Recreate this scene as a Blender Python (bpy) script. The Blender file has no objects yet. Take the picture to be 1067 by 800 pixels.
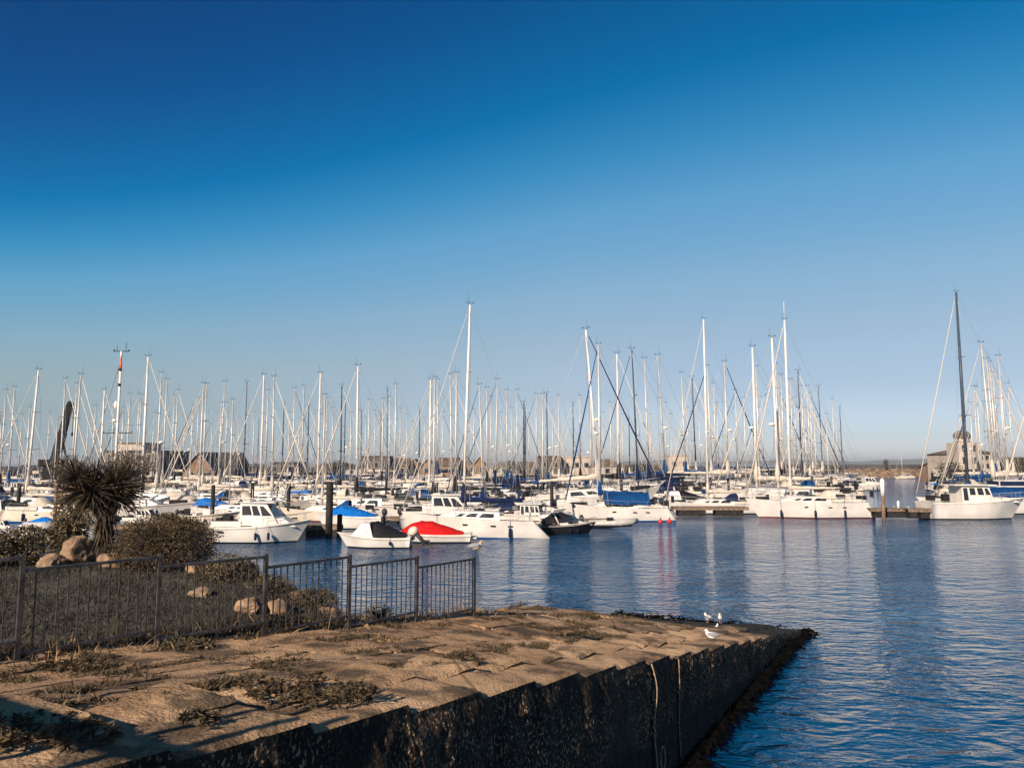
import bpy, bmesh, math, random
from mathutils import Vector, Matrix, noise
R = math.radians
PI = math.pi
rnd = random.Random(11)
sc = bpy.context.scene
col = sc.collection

# ------------------------------------------------------------------ camera geometry
EYE = 5.0
PITCH = math.atan(83 / 800.0)
FPX = 800.0
def ray(px, py):
    u = (px - 533.5) / FPX; v = (400 - py) / FPX
    Y = math.cos(PITCH) - v * math.sin(PITCH); Z = math.sin(PITCH) + v * math.cos(PITCH)
    return u / Y, Z / Y
def at(px, py, Y):
    a, b = ray(px, py)
    return Vector((a * Y, Y, EYE + b * Y))
def onwater(px, py):
    a, b = ray(px, py); Y = -EYE / b
    return Vector((a * Y, Y, 0))

# slipway frame: s runs down the slip, t runs left from its wall
DS = Vector((0.4899, 0.8718)); DT = Vector((-0.8718, 0.4899))
W0 = Vector((-4.58, 0.0))
S0 = W0.dot(DS)
def xy(s, t): return W0 + DS * (s - S0) + DT * t
def st(x, y):
    v = Vector((x, y)); return v.dot(DS), (v - W0).dot(DT)
SUN_EL = R(27)
SUNV = Vector((-0.50 * math.cos(SUN_EL), -0.866 * math.cos(SUN_EL), math.sin(SUN_EL)))

# ------------------------------------------------------------------ materials
MATS = {}
def mat(name, c, rough=0.6, var=0.12, scale=6.0, bump=0.0, bscale=30.0, metal=0.0, spec=0.5, c2=None, coat=0.0, trans=0.0, detail=4.0, stretch=None, gen=False):
    if name in MATS: return MATS[name]
    m = bpy.data.materials.new(name); m.use_nodes = True; MATS[name] = m
    nt = m.node_tree; N = nt.nodes; Lk = nt.links
    b = N['Principled BSDF']
    b.inputs['Roughness'].default_value = rough; b.inputs['Metallic'].default_value = metal
    b.inputs['Specular IOR Level'].default_value = spec; b.inputs['Coat Weight'].default_value = coat
    tc = N.new('ShaderNodeTexCoord'); mp = N.new('ShaderNodeMapping')
    Lk.new(tc.outputs['Object'], mp.inputs[0])
    if stretch: mp.inputs['Scale'].default_value = stretch
    n = N.new('ShaderNodeTexNoise'); n.inputs['Scale'].default_value = scale; n.inputs['Detail'].default_value = detail
    Lk.new(mp.outputs[0], n.inputs['Vector'])
    r = N.new('ShaderNodeValToRGB'); Lk.new(n.outputs['Fac'], r.inputs[0])
    c = tuple(c)
    a = c2 if c2 else tuple(max(0, x * (1 - var)) for x in c); d = c if c2 else tuple(min(1, x * (1 + var)) for x in c)
    r.color_ramp.elements[0].position = .36; r.color_ramp.elements[1].position = .64
    r.color_ramp.elements[0].color = (*a, 1); r.color_ramp.elements[1].color = (*d, 1)
    Lk.new(r.outputs[0], b.inputs['Base Color'])
    if bump:
        n2 = N.new('ShaderNodeTexNoise'); n2.inputs['Scale'].default_value = bscale; n2.inputs['Detail'].default_value = 5
        Lk.new(mp.outputs[0], n2.inputs['Vector'])
        bp = N.new('ShaderNodeBump'); bp.inputs['Strength'].default_value = bump; bp.inputs['Distance'].default_value = .02
        Lk.new(n2.outputs['Fac'], bp.inputs['Height']); Lk.new(bp.outputs[0], b.inputs['Normal'])
    return m

M_white = mat('gelcoat_white', (.60, .565, .52), .35, .07, 1.2, c2=(.52, .485, .44))
M_white2 = mat('gelcoat_cream', (.55, .47, .37), .4, .08, 1.0)
M_deck = mat('deck_white', (.50, .46, .41), .6, .16, 3)
M_nonskid = mat('deck_grey', (.42, .41, .38), .8, .15, 5)
M_navy = mat('hull_navy', (.012, .025, .09), .25, .2)
M_blackhull = mat('hull_black', (.012, .012, .014), .3, .2, spec=.12)
M_blue = mat('antifoul_blue', (.006, .075, .24), .6, .2, 2)
M_red = mat('antifoul_red', (.12, .02, .014), .7, .25, 2)
M_black = mat('antifoul_black', (.012, .013, .015), .7, .2, 2, spec=.12)
M_blueC = mat('canvas_blue', (.003, .042, .14), .85, .25, 4, 1.0, 5, spec=.12)
M_bright = mat('canvas_bright_blue', (.003, .12, .42), .85, .25, 4, 1.0, 5, spec=.12)
M_navyC = mat('canvas_navy', (.008, .015, .05), .9, .25, 4, 1.0, 5, spec=.12)
M_blackC = mat('canvas_black', (.012, .012, .014), .6, .3, 4, 1.0, 5, spec=.12)
M_redC = mat('canvas_red', (.46, .010, .010), .8, .15, 4, 1.0, 5, spec=.12)
M_creamC = mat('canvas_cream', (.48, .42, .35), .9, .12, 4, .4, 9)
M_greenC = mat('canvas_green', (.02, .09, .05), .9, .2, 4, .4, 9)
M_glass = mat('smoked_glass', (.014, .017, .022), .08, .3, 3)
M_alu = mat('mast_silver', (.46, .43, .395), .45, .08, 3, metal=.25)
M_aluW = mat('mast_white', (.64, .58, .52), .45, .06, 3)
M_mastD = mat('mast_dark', (.03, .032, .04), .4, .2, 3, spec=.12)
M_mastN = mat('mast_carbon', (.045, .06, .085), .3, .2, 3, spec=.12)
M_wood = mat('varnished_wood', (.20, .085, .032), .4, .3, 5)
M_orange = mat('mast_orange', (.62, .09, .03), .5, .1, 3)
M_steel = mat('rigging_steel', (.32, .32, .33), .4, .1, 3, metal=.5)
M_rubber = mat('rubber_black', (.015, .015, .016), .7, .2, spec=.12)
M_redP = mat('fender_red', (.42, .02, .015), .45, .1)
M_plank = mat('jetty_timber', (.22, .15, .10), .85, .35, 4, .6, 20, c2=(.10, .07, .05))
M_pileD = mat('pile_dark', (.022, .02, .02), .75, .4, 3, .8, 12, spec=.12)
M_pileT = mat('pile_timber', (.26, .17, .10), .85, .3, 5, .8, 16, c2=(.10, .065, .04))
M_pvc = mat('white_collar', (.72, .69, .64), .5, .08)
M_rail = mat('railing_paint', (.085, .078, .075), .42, .35, 9, .5, 60, metal=.3, c2=(.03, .024, .022))
M_outb = mat('outboard_dark', (.03, .03, .033), .35, .3, spec=.12)

# ------------------------------------------------------------------ mesh builder
class MB:
    def __init__(s): s.v = []; s.f = []; s.m = []; s.sm = []
    def add(s, vs, fs, mi=0, smooth=False):
        o = len(s.v); s.v += [tuple(p) for p in vs]
        s.f += [tuple(i + o for i in f) for f in fs]; s.m += [mi] * len(fs); s.sm += [smooth] * len(fs)
    def box(s, c, d, mi=0, rz=0.0, tilt=None):
        x, y, z = d[0] / 2, d[1] / 2, d[2] / 2
        P = [Vector((a * x, b * y, e * z)) for e in (-1, 1) for b in (-1, 1) for a in (-1, 1)]
        M = Matrix.Rotation(rz, 3, 'Z')
        if tilt: M = M @ tilt
        s.add([M @ p + Vector(c) for p in P], [(0, 2, 3, 1), (4, 5, 7, 6), (0, 1, 5, 4), (2, 6, 7, 3), (0, 4, 6, 2), (1, 3, 7, 5)], mi)
    def tube(s, pts, r, n=6, mi=0, smooth=True, caps=True):
        pts = [Vector(p) for p in pts]; rs = r if isinstance(r, (list, tuple)) else [r] * len(pts)
        V = []
        for i, p in enumerate(pts):
            a = pts[max(i - 1, 0)]; b = pts[min(i + 1, len(pts) - 1)]
            d = (b - a).normalized()
            u = d.cross(Vector((0, 0, 1)) if abs(d.z) < .9 else Vector((1, 0, 0))).normalized(); w = d.cross(u)
            for k in range(n):
                t = 2 * PI * k / n; V.append(p + (u * math.cos(t) + w * math.sin(t)) * rs[i])
        F = []
        for i in range(len(pts) - 1):
            for k in range(n):
                a = i * n + k; b = i * n + (k + 1) % n; F.append((a, b, b + n, a + n))
        s.add(V, F, mi, smooth)
        if caps:
            o = len(s.v) - len(V); s.f += [tuple(o + k for k in range(n))[::-1], tuple(o + len(V) - n + k for k in range(n))]; s.m += [mi] * 2; s.sm += [False] * 2
    def ell(s, c, r, n=10, k=6, mi=0, rot=None, jit=0, rg=None):
        V = []; F = []
        for i in range(k + 1):
            th = PI * i / k
            for j in range(n):
                ph = 2 * PI * j / n
                p = Vector((r[0] * math.sin(th) * math.cos(ph), r[1] * math.sin(th) * math.sin(ph), r[2] * math.cos(th)))
                if rot: p = rot @ p
                V.append(p + Vector(c))
        for i in range(k):
            for j in range(n):
                a = i * n + j; b = i * n + (j + 1) % n; F.append((a, a + n, b + n, b))
        s.add(V, F, mi, True)
    def build(s, name, mats, parent=None):
        me = bpy.data.meshes.new(name); me.from_pydata(s.v, [], s.f)
        for m in (mats if isinstance(mats, (list, tuple)) else [mats]): me.materials.append(m)
        me.polygons.foreach_set('material_index', s.m); me.polygons.foreach_set('use_smooth', s.sm)
        me.update()
        o = bpy.data.objects.new(name, me); col.objects.link(o)
        if parent: o.parent = parent
        return o

def tag(o, label=None, cat=None, group=None, kind=None):
    if label: o['label'] = label
    if cat: o['category'] = cat
    if group: o['group'] = group
    if kind: o['kind'] = kind
    return o
def empty(name, loc=(0, 0, 0), rz=0.0):
    o = bpy.data.objects.new(name, None); col.objects.link(o); o.location = loc; o.rotation_euler = (0, 0, rz); o.empty_display_size = .3
    return o
def copy_tree(o, parent=None):
    c = o.copy(); col.objects.link(c)
    if parent: c.parent = parent
    for ch in o.children: copy_tree(ch, c)
    return c

# ------------------------------------------------------------------ sky, sun, camera
world = bpy.data.worlds.new("World"); sc.world = world; world.use_nodes = True
nt = world.node_tree; N = nt.nodes; Lk = nt.links
bg = N['Background']
sky = N.new('ShaderNodeTexSky'); sky.sky_type = 'NISHITA'; sky.sun_disc = False
sky.sun_elevation = SUN_EL; sky.sun_rotation = math.atan2(SUNV.x, SUNV.y)
sky.air_density = 1.0; sky.dust_density = 0.6; sky.ozone_density = 4.0; sky.altitude = 0
hsv = N.new('ShaderNodeHueSaturation'); hsv.inputs['Saturation'].default_value = 1.25
gam = N.new('ShaderNodeGamma'); gam.inputs['Gamma'].default_value = 1.0
Lk.new(sky.outputs[0], gam.inputs[0]); Lk.new(gam.outputs[0], hsv.inputs['Color']); 
# clear-air tint: deep teal overhead, pale near the horizon, paler towards the side away from the sun
tcw = N.new('ShaderNodeTexCoord'); sepw = N.new('ShaderNodeSeparateXYZ'); Lk.new(tcw.outputs['Generated'], sepw.inputs[0])
ma = N.new('ShaderNodeMath'); ma.operation = 'MULTIPLY_ADD'; Lk.new(sepw.outputs['X'], ma.inputs[0]); ma.inputs[1].default_value = .75; ma.inputs[2].default_value = -.56
m0 = N.new('ShaderNodeMath'); m0.operation = 'MULTIPLY_ADD'; Lk.new(sepw.outputs['X'], m0.inputs[0]); Lk.new(ma.outputs[0], m0.inputs[1]); m0.inputs[2].default_value = 1.0
mq = N.new('ShaderNodeMath'); mq.operation = 'MULTIPLY'; Lk.new(m0.outputs[0], mq.inputs[0]); Lk.new(sepw.outputs['Z'], mq.inputs[1])
def skyramp(stops):
    r = N.new('ShaderNodeValToRGB'); Lk.new(mq.outputs[0], r.inputs[0]); e = r.color_ramp.elements
    while len(e) < len(stops): e.new(.5)
    for k, (p, c) in enumerate(stops): e[k].position = p; e[k].color = (c[0] / 3, c[1] / 3, c[2] / 3, 1)
    return r
rr = skyramp([(.0, (1.5, 1.48, 1.95)), (.031, (1.2, 1.12, 1.4)), (.083, (1.42, 1.04, 1.02)), (.146, (2.1, 1.26, .98)), (.211, (2.45, 1.52, 1.12)), (.300, (1.95, 1.72, 1.34)), (.365, (.7, 1.52, 1.32)), (.425, (.0, 1.18, 1.22)), (.55, (.0, .76, 1.0)), (.75, (.02, .48, .68))])
mxs = N.new('ShaderNodeVectorMath'); mxs.operation = 'MULTIPLY'; Lk.new(hsv.outputs[0], mxs.inputs[0]); Lk.new(rr.outputs[0], mxs.inputs[1])
mrx = N.new('ShaderNodeMapRange'); Lk.new(sepw.outputs['X'], mrx.inputs[0]); mrx.inputs[1].default_value = -.62; mrx.inputs[2].default_value = .08
mxt = N.new('ShaderNodeMix'); mxt.data_type = 'RGBA'; Lk.new(mrx.outputs[0], mxt.inputs[0]); mxt.inputs[6].default_value = (.68, .89, 1.0, 1); mxt.inputs[7].default_value = (1, 1, 1, 1)
mxq = N.new('ShaderNodeVectorMath'); mxq.operation = 'MULTIPLY'; Lk.new(mxs.outputs[0], mxq.inputs[0]); Lk.new(mxt.outputs[2], mxq.inputs[1])
msc = N.new('ShaderNodeVectorMath'); msc.operation = 'SCALE'; Lk.new(mxq.outputs[0], msc.inputs[0]); msc.inputs['Scale'].default_value = 3.0
Lk.new(msc.outputs[0], bg.inputs[0])
bg.inputs[1].default_value = 0.0512
sl = bpy.data.lights.new('sun', 'SUN'); sl.energy = 4.8; sl.angle = R(.53); sl.color = (1.0, .83, .67)
so = bpy.data.objects.new('sun', sl); col.objects.link(so); so.rotation_euler = SUNV.to_track_quat('Z', 'Y').to_euler(); so.location = (0, -20, 30)
cd = bpy.data.cameras.new('camera'); cam = bpy.data.objects.new('camera', cd); col.objects.link(cam)
cam.location = (0, 0, EYE); cam.rotation_euler = (PI / 2 + PITCH, 0, 0)
cd.sensor_width = 36; cd.lens = 36 * FPX / 1067; cd.clip_end = 20000; cd.clip_start = .05
sc.camera = cam
vs = sc.view_settings; vs.view_transform = 'Standard'; vs.look = 'None'; vs.exposure = 0.8; vs.gamma = 1; vs.use_curve_mapping = False
sc.render.engine = 'CYCLES'; sc.cycles.max_bounces = 6; sc.cycles.diffuse_bounces = 2; sc.cycles.glossy_bounces = 3; sc.cycles.use_denoising = True
sc.cycles.caustics_reflective = False; sc.cycles.caustics_refractive = False

# ------------------------------------------------------------------ water
def water():
    m = bpy.data.materials.new('harbour_water'); m.use_nodes = True; nt = m.node_tree; N = nt.nodes; Lk = nt.links
    b = N['Principled BSDF']; b.inputs['Base Color'].default_value = (.001, .045, .12, 1)
    b.inputs['Roughness'].default_value = .05; b.inputs['IOR'].default_value = 1.36
    b.inputs['Specular IOR Level'].default_value = .62
    g = N.new('ShaderNodeNewGeometry')
    def noisew(scale, stretch, rot, detail, rough=.5, dist=0.0):
        mp = N.new('ShaderNodeMapping'); mp.inputs['Rotation'].default_value = (0, 0, R(rot)); mp.inputs['Scale'].default_value = stretch
        Lk.new(g.outputs['Position'], mp.inputs[0])
        n = N.new('ShaderNodeTexNoise'); n.inputs['Scale'].default_value = scale; n.inputs['Detail'].default_value = detail; n.inputs['Roughness'].default_value = rough
        n.inputs['Distortion'].default_value = dist
        Lk.new(mp.outputs[0], n.inputs['Vector']); return n.outputs['Fac']
    a = noisew(3.4, (.7, 1.25, 1), 12, 3, .5, .5)     # short wind ripples
    c = noisew(1.15, (.7, 1.2, 1), -28, 2, .5, .6)
    d = noisew(9.0, (.6, 1.2, 1), 25, 2)
    pt = noisew(.09, (1, 1.6, 1), 10, 2)                # patches of ruffled and calm water
    def mul(x, k):
        q = N.new('ShaderNodeMath'); q.operation = 'MULTIPLY'; Lk.new(x, q.inputs[0])
        if isinstance(k, float): q.inputs[1].default_value = k
        else: Lk.new(k, q.inputs[1])
        return q.outputs[0]
    def add(x, y):
        q = N.new('ShaderNodeMath'); q.operation = 'ADD'; Lk.new(x, q.inputs[0]); Lk.new(y, q.inputs[1]); return q.outputs[0]
    mr = N.new('ShaderNodeMapRange'); Lk.new(pt, mr.inputs[0]); mr.inputs[1].default_value = .38; mr.inputs[2].default_value = .62; mr.inputs[3].default_value = .35; mr.inputs[4].default_value = 1.2
    spx = N.new('ShaderNodeSeparateXYZ'); Lk.new(g.outputs['Position'], spx.inputs[0])
    mw = N.new('ShaderNodeMapRange'); Lk.new(spx.outputs['Y'], mw.inputs[0]); mw.inputs[1].default_value = 105; mw.inputs[2].default_value = 165; mw.inputs[3].default_value = 1.0; mw.inputs[4].default_value = 3.4
    h = add(mul(add(mul(a, 1.0), mul(d, .12)), mr.outputs[0]), mul(c, 1.5)); h = mul(h, mw.outputs[0])
    bp = N.new('ShaderNodeBump'); bp.inputs['Strength'].default_value = 1.0; bp.inputs['Distance'].default_value = .105
    Lk.new(h, bp.inputs['Height']); Lk.new(bp.outputs[0], b.inputs['Normal'])
    mb = MB(); mb.add([(-6800, -100, 0), (6800, -100, 0), (6800, 8900, 0), (-6800, 8900, 0)], [(0, 1, 2, 3)])
    o = mb.build('water', m); tag(o, kind='structure', label='rippled blue harbour water')
water()

# ------------------------------------------------------------------ ground functions
def lerp(a, b, k): return a + (b - a) * k
def clamp(x, a=0.0, b=1.0): return max(a, min(b, x))
def sm(x): x = clamp(x); return x * x * (3 - 2 * x)
def pl(x, P):
    if x <= P[0][0]: return P[0][1]
    for (a, b), (c, d) in zip(P, P[1:]):
        if x <= c: return lerp(b, d, (x - a) / (c - a))
    return P[-1][1]
def d_wall(s): return 1.93 + .151 * (s - 5.19)
def d_fence(s): return pl(s, [(0, 1.78), (4.86, 2.11), (12.25, 2.77), (17, 3.45), (21, 4.35), (24.3, 4.95)])
def d_ramp(s, t): return lerp(d_wall(s), d_fence(s), sm((t - 1.2) / 2.9) if t > 1.2 else 0)
def t_left(s): return pl(s, [(0, 5.6), (4.86, 5.1), (12.5, 4.0), (15.7, 4.7), (21, 5.5), (24.3, 5.6)])
S_END = 24.3
def ground_at(px, py):
    a, b = ray(px, py); Y = 8.0
    for _ in range(60):
        s, t = st(a * Y, Y); d = d_ramp(s, t); Y += (d / -b - Y) * .5
    return Vector((a * Y, Y, EYE - d_ramp(*st(a * Y, Y))))

# edge of the lawn / bank
EDGE = [(-60, 21), (-30, 19.5), (-12.5, 18.2), (-9.2, 17.8), (-6.7, 17.0), (-4.5, 14.9), (-3.0, 13.3), (-1.9, 13.6), (-.9, 14.9), (-.2, 17), (.6, 20), (1.0, 24), (3, 40)]
def lawn_z(x, y):
    s, t = st(x, y)
    z = EYE - lerp(d_fence(s), 2.16, sm((t - 4.3) / 3.5))
    best = 1e9
    for (a, b) in zip(EDGE, EDGE[1:]):
        A = Vector(a); B = Vector(b); P = Vector((x, y)); u = clamp((P - A).dot(B - A) / (B - A).length_squared)
        q = A + (B - A) * u; dd = (P - q).length
        if dd < abs(best):
            nrm = Vector((-(B - A).y, (B - A).x)); best = dd if (P - A).dot(nrm) > 0 else -dd
            best = best if best != 0 else 1e-6
    n = noise.noise(Vector((x * .6, y * .6, 0))) * .12 + noise.noise(Vector((x * 2, y * 2, 4))) * .04
    return z - max(0, best + .1) * .95 + n * (1 if best > -.5 else .4), best

# ------------------------------------------------------------------ concrete material
def concrete(name, dark, light, wall=False):
    m = bpy.data.materials.new(name); m.use_nodes = True; nt = m.node_tree; N = nt.nodes; Lk = nt.links
    b = N['Principled BSDF']; b.inputs['Roughness'].default_value = .9; b.inputs['Specular IOR Level'].default_value = .3
    g = N.new('ShaderNodeNewGeometry')
    def nz(scale, det, st_=None, kind='ShaderNodeTexNoise'):
        n = N.new(kind)
        n.inputs['Scale'].default_value = scale
        if kind == 'ShaderNodeTexNoise': n.inputs['Detail'].default_value = det; n.inputs['Roughness'].default_value = .6
        if st_:
            mp = N.new('ShaderNodeMapping'); mp.inputs['Scale'].default_value = st_; Lk.new(g.outputs['Position'], mp.inputs[0]); Lk.new(mp.outputs[0], n.inputs['Vector'])
        else: Lk.new(g.outputs['Position'], n.inputs['Vector'])
        return n
    def ramp(src, stops):
        r = N.new('ShaderNodeValToRGB'); Lk.new(src, r.inputs[0]); e = r.color_ramp.elements
        while len(e) < len(stops): e.new(.5)
        for k, (p, c) in enumerate(stops): e[k].position = p; e[k].color = (*c, 1) if len(c) == 3 else c
        return r.outputs[0]
    def mix(f, a, b_, mode='MIX'):
        x = N.new('ShaderNodeMix'); x.data_type = 'RGBA'; x.blend_type = mode
        if isinstance(f, float): x.inputs[0].default_value = f
        else: Lk.new(f, x.inputs[0])
        for s_, q in ((6, a), (7, b_)):
            if isinstance(q, tuple): x.inputs[s_].default_value = (*q, 1)
            else: Lk.new(q, x.inputs[s_])
        return x.outputs[2]
    base = ramp(nz(.8, 8).outputs['Fac'], [(.3, dark), (.62, light)])
    grit = ramp(nz(45, 3).outputs['Fac'], [(.35, (.55, .53, .5)), (.55, (1, 1, 1)), (.75, (1.0, 1, 1))])
    c = mix(.55, base, grit, 'MULTIPLY')
    peb = ramp(nz(28, 0, None, 'ShaderNodeTexVoronoi').outputs['Distance'], [(.0, (1, 1, 1)), (.25, (.55, .55, .55))])
    c = mix(.35, c, peb, 'MULTIPLY')
    sep = N.new('ShaderNodeSeparateXYZ'); Lk.new(g.outputs['Position'], sep.inputs[0])
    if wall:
        # dark weed and damp low on the wall, with shade painted into the black
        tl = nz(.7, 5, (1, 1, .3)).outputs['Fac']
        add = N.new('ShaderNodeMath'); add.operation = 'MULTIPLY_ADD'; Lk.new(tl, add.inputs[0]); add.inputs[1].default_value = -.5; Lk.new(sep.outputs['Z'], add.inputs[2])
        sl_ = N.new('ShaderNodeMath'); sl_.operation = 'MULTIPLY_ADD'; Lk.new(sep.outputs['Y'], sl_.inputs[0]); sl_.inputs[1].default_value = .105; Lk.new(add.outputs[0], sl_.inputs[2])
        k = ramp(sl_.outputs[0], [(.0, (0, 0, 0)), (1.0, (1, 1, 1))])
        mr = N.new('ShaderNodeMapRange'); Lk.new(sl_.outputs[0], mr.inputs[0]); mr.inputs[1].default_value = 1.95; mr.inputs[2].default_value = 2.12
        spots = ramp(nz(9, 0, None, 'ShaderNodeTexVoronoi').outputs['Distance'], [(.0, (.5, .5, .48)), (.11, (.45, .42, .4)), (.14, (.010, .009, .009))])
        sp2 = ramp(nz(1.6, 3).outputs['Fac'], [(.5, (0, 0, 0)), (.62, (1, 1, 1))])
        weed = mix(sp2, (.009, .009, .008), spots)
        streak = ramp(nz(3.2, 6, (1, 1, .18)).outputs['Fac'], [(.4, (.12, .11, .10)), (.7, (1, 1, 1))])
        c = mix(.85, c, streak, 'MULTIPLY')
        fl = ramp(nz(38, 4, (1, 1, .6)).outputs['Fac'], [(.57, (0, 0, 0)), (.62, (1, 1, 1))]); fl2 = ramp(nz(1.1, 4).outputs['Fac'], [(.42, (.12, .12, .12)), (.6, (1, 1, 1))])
        flm = mix(1.0, fl, fl2, 'MULTIPLY'); c = mix(flm, c, (.55, .36, .21))  # grazing sun glints on the rough wall, painted in as warm flecks
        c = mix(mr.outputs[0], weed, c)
    else:
        moss = ramp(nz(1.7, 8).outputs['Fac'], [(.49, (0, 0, 0)), (.60, (1, 1, 1))])
        c = mix(moss, c, mix(.8, c, (.045, .033, .020)))
        lum = ramp(nz(.55, 2).outputs['Fac'], [(.38, (.62, .58, .54)), (.6, (1, 1, 1))]); c = mix(.8, c, lum, 'MULTIPLY')
        cr = nz(.42, 0, (1, 1, 0), 'ShaderNodeTexVoronoi'); cr.feature = 'DISTANCE_TO_EDGE'
        crk = ramp(cr.outputs['Distance'], [(.002, (.3, .26, .2)), (.007, (1, 1, 1))])
        c = mix(.8, c, crk, 'MULTIPLY')
        # tide weed at the foot of the slip
        tn = nz(1.3, 5).outputs['Fac']
        add = N.new('ShaderNodeMath'); add.operation = 'MULTIPLY_ADD'; Lk.new(tn, add.inputs[0]); add.inputs[1].default_value = -.9; Lk.new(sep.outputs['Z'], add.inputs[2])
        mr = N.new('ShaderNodeMapRange'); Lk.new(add.outputs[0], mr.inputs[0]); mr.inputs[1].default_value = .30; mr.inputs[2].default_value = .5
        c = mix(mr.outputs[0], (.012, .011, .009), c)
    Lk.new(c, b.inputs['Base Color'])
    h1 = nz(38, 8).outputs['Fac']; h2 = nz(7, 5).outputs['Fac']; h3 = nz(30, 0, None, 'ShaderNodeTexVoronoi').outputs['Distance']
    bp = N.new('ShaderNodeBump'); bp.inputs['Strength'].default_value = 1.0; bp.inputs['Distance'].default_value = .02 if wall else .022; Lk.new(h1, bp.inputs['Height'])
    bp2 = N.new('ShaderNodeBump'); bp2.inputs['Strength'].default_value = 1.0; bp2.inputs['Distance'].default_value = .05 if wall else .03; Lk.new(h2, bp2.inputs['Height']); Lk.new(bp.outputs[0], bp2.inputs['Normal'])
    bp3 = N.new('ShaderNodeBump'); bp3.inputs['Strength'].default_value = .8; bp3.inputs['Distance'].default_value = .01; Lk.new(h3, bp3.inputs['Height']); Lk.new(bp2.outputs[0], bp3.inputs['Normal'])
    Lk.new(bp3.outputs[0], b.inputs['Normal'])
    return m
M_slab = concrete('slip_concrete', (.28, .165, .086), (.68, .435, .24))
M_cope = concrete('coping_concrete', (.46, .29, .155), (.70, .46, .26))
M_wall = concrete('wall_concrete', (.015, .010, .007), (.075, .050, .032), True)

# ------------------------------------------------------------------ slipway
slip = empty('concrete_slipway', (0, 0, 0))
tag(slip, 'long weathered concrete slipway with stepped edge descending into the harbour', 'slipway')
P_ = 1.13
def tread(k):     # coping tread k: from s0 to s1 with depths
    s1 = 4.17 + P_ * k; s0 = s1 - P_; d1 = d_wall(s1); return s0, s1, d1 - .09, d1
def nz2(s, t, a=.02, f=2.2, o=0): return a * noise.noise(Vector((s * f, t * f, o)))
JOINTS = []
for k in range(-3, 19):
    s0, s1, da, db = tread(k)
    if s0 > S_END - .3: break
    s1 = min(s1, S_END)
    for row, (t0, t1) in enumerate(((0.0, .72), (.735, 1.45))):
        mb = MB(); ns, nt_ = 10, 6; V = []; F = []
        lift = (.0, .075)[row]; j = rnd.uniform(-.012, .012); tl = rnd.uniform(-.012, .012)
        for i in range(ns + 1):
            for q in range(nt_ + 1):
                u = i / ns; v = q / nt_; s = lerp(s0 + .006, s1 - .006, u); t = lerp(t0, t1, v)
                if row == 0 and q == 0: t += .012 * noise.noise(Vector((s * 7, 3, 0))) + .015
                dep = lerp(da, db - lift, u) + j + tl * (v - .5) + nz2(s, t, .010, 5) + .03 * max(0, noise.noise(Vector((s * 4, t * 4, 12))) - .25)
                if k in (8,) and row == 0: dep += .0
                e = .0
                if i in (0, ns) or q in (0, nt_): e = .012 + .012 * noise.noise(Vector((s * 9, t * 9, 7)))
                p = xy(s, t); V.append((p.x, p.y, EYE - dep - e))
        W = nt_ + 1
        for i in range(ns):
            for q in range(nt_): a = i * W + q; F.append((a, a + W, a + W + 1, a + 1))
        # skirts
        def skirt(idx):
            o = len(V)
            for n_ in idx: x, y, z = V[n_]; V.append((x, y, z - .42))
            for n_ in range(len(idx) - 1): F.append((idx[n_], idx[n_ + 1], o + n_ + 1, o + n_)[::-1])
        skirt([i * W for i in range(ns + 1)][::-1]); skirt([ns * W + q for q in range(W)][::-1])
        skirt([i * W + nt_ for i in range(ns + 1)])
        o_ = len(V)
        for i in range(ns + 1): x, y, z = V[i * W]; w_ = DT * (-.05); V.append((x + w_.x, y + w_.y, z - .03))
        for i in range(ns): F.append((i * W, i * W + W, o_ + i + 1, o_ + i)[::-1])
        mb.add(V, F)
        mb.build('coping_block', M_cope, slip)
# inner field: worn slabs laid in courses over dark soil
mb = MB(); V = []; F = []; NS = 200; NT = 24
for i in range(NS + 1):
    sx = lerp(-.2, S_END, i / NS); tl = t_left(sx) + .12 * noise.noise(Vector((sx * 1.5, 0, 2)))
    for q in range(NT + 1):
        t = lerp(1.40, tl, q / NT); d = d_ramp(sx, t) + .075 + nz2(sx, t, .02, 3)
        if sx > S_END - .6: d += (sx - S_END + .6) * .3
        p = xy(sx, t); V.append((p.x, p.y, EYE - d))
    if i:
        for q in range(NT): a = (i - 1) * (NT + 1) + q; b = a + NT + 1; F.append((a, b, b + 1, a + 1))
o = len(V)
for i in range(NS + 1): x, y, z = V[i * (NT + 1) + NT]; V.append((x - .1, y + .05, z - .9))
for i in range(NS): a = i * (NT + 1) + NT; F.append((a, a + NT + 1, o + i + 1, o + i))
o = len(V)
for q in range(NT + 1): x, y, z = V[NS * (NT + 1) + q]; V.append((x + .2, y + .4, z - .9))
for q in range(NT): a = NS * (NT + 1) + q; F.append((a, o + q, o + q + 1, a + 1))
mb.add(V, F, 0, True); mb.build('soil_bed', mat('joint_soil', (.075, .05, .03), .95, .4, 9, .8, 40, c2=(.03, .022, .015)), slip)
mb = MB(); k0 = -3
tcs = [1.465]
while tcs[-1] < 6.2: tcs.append(tcs[-1] + rnd.choice((.72, .78, .84)))
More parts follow.
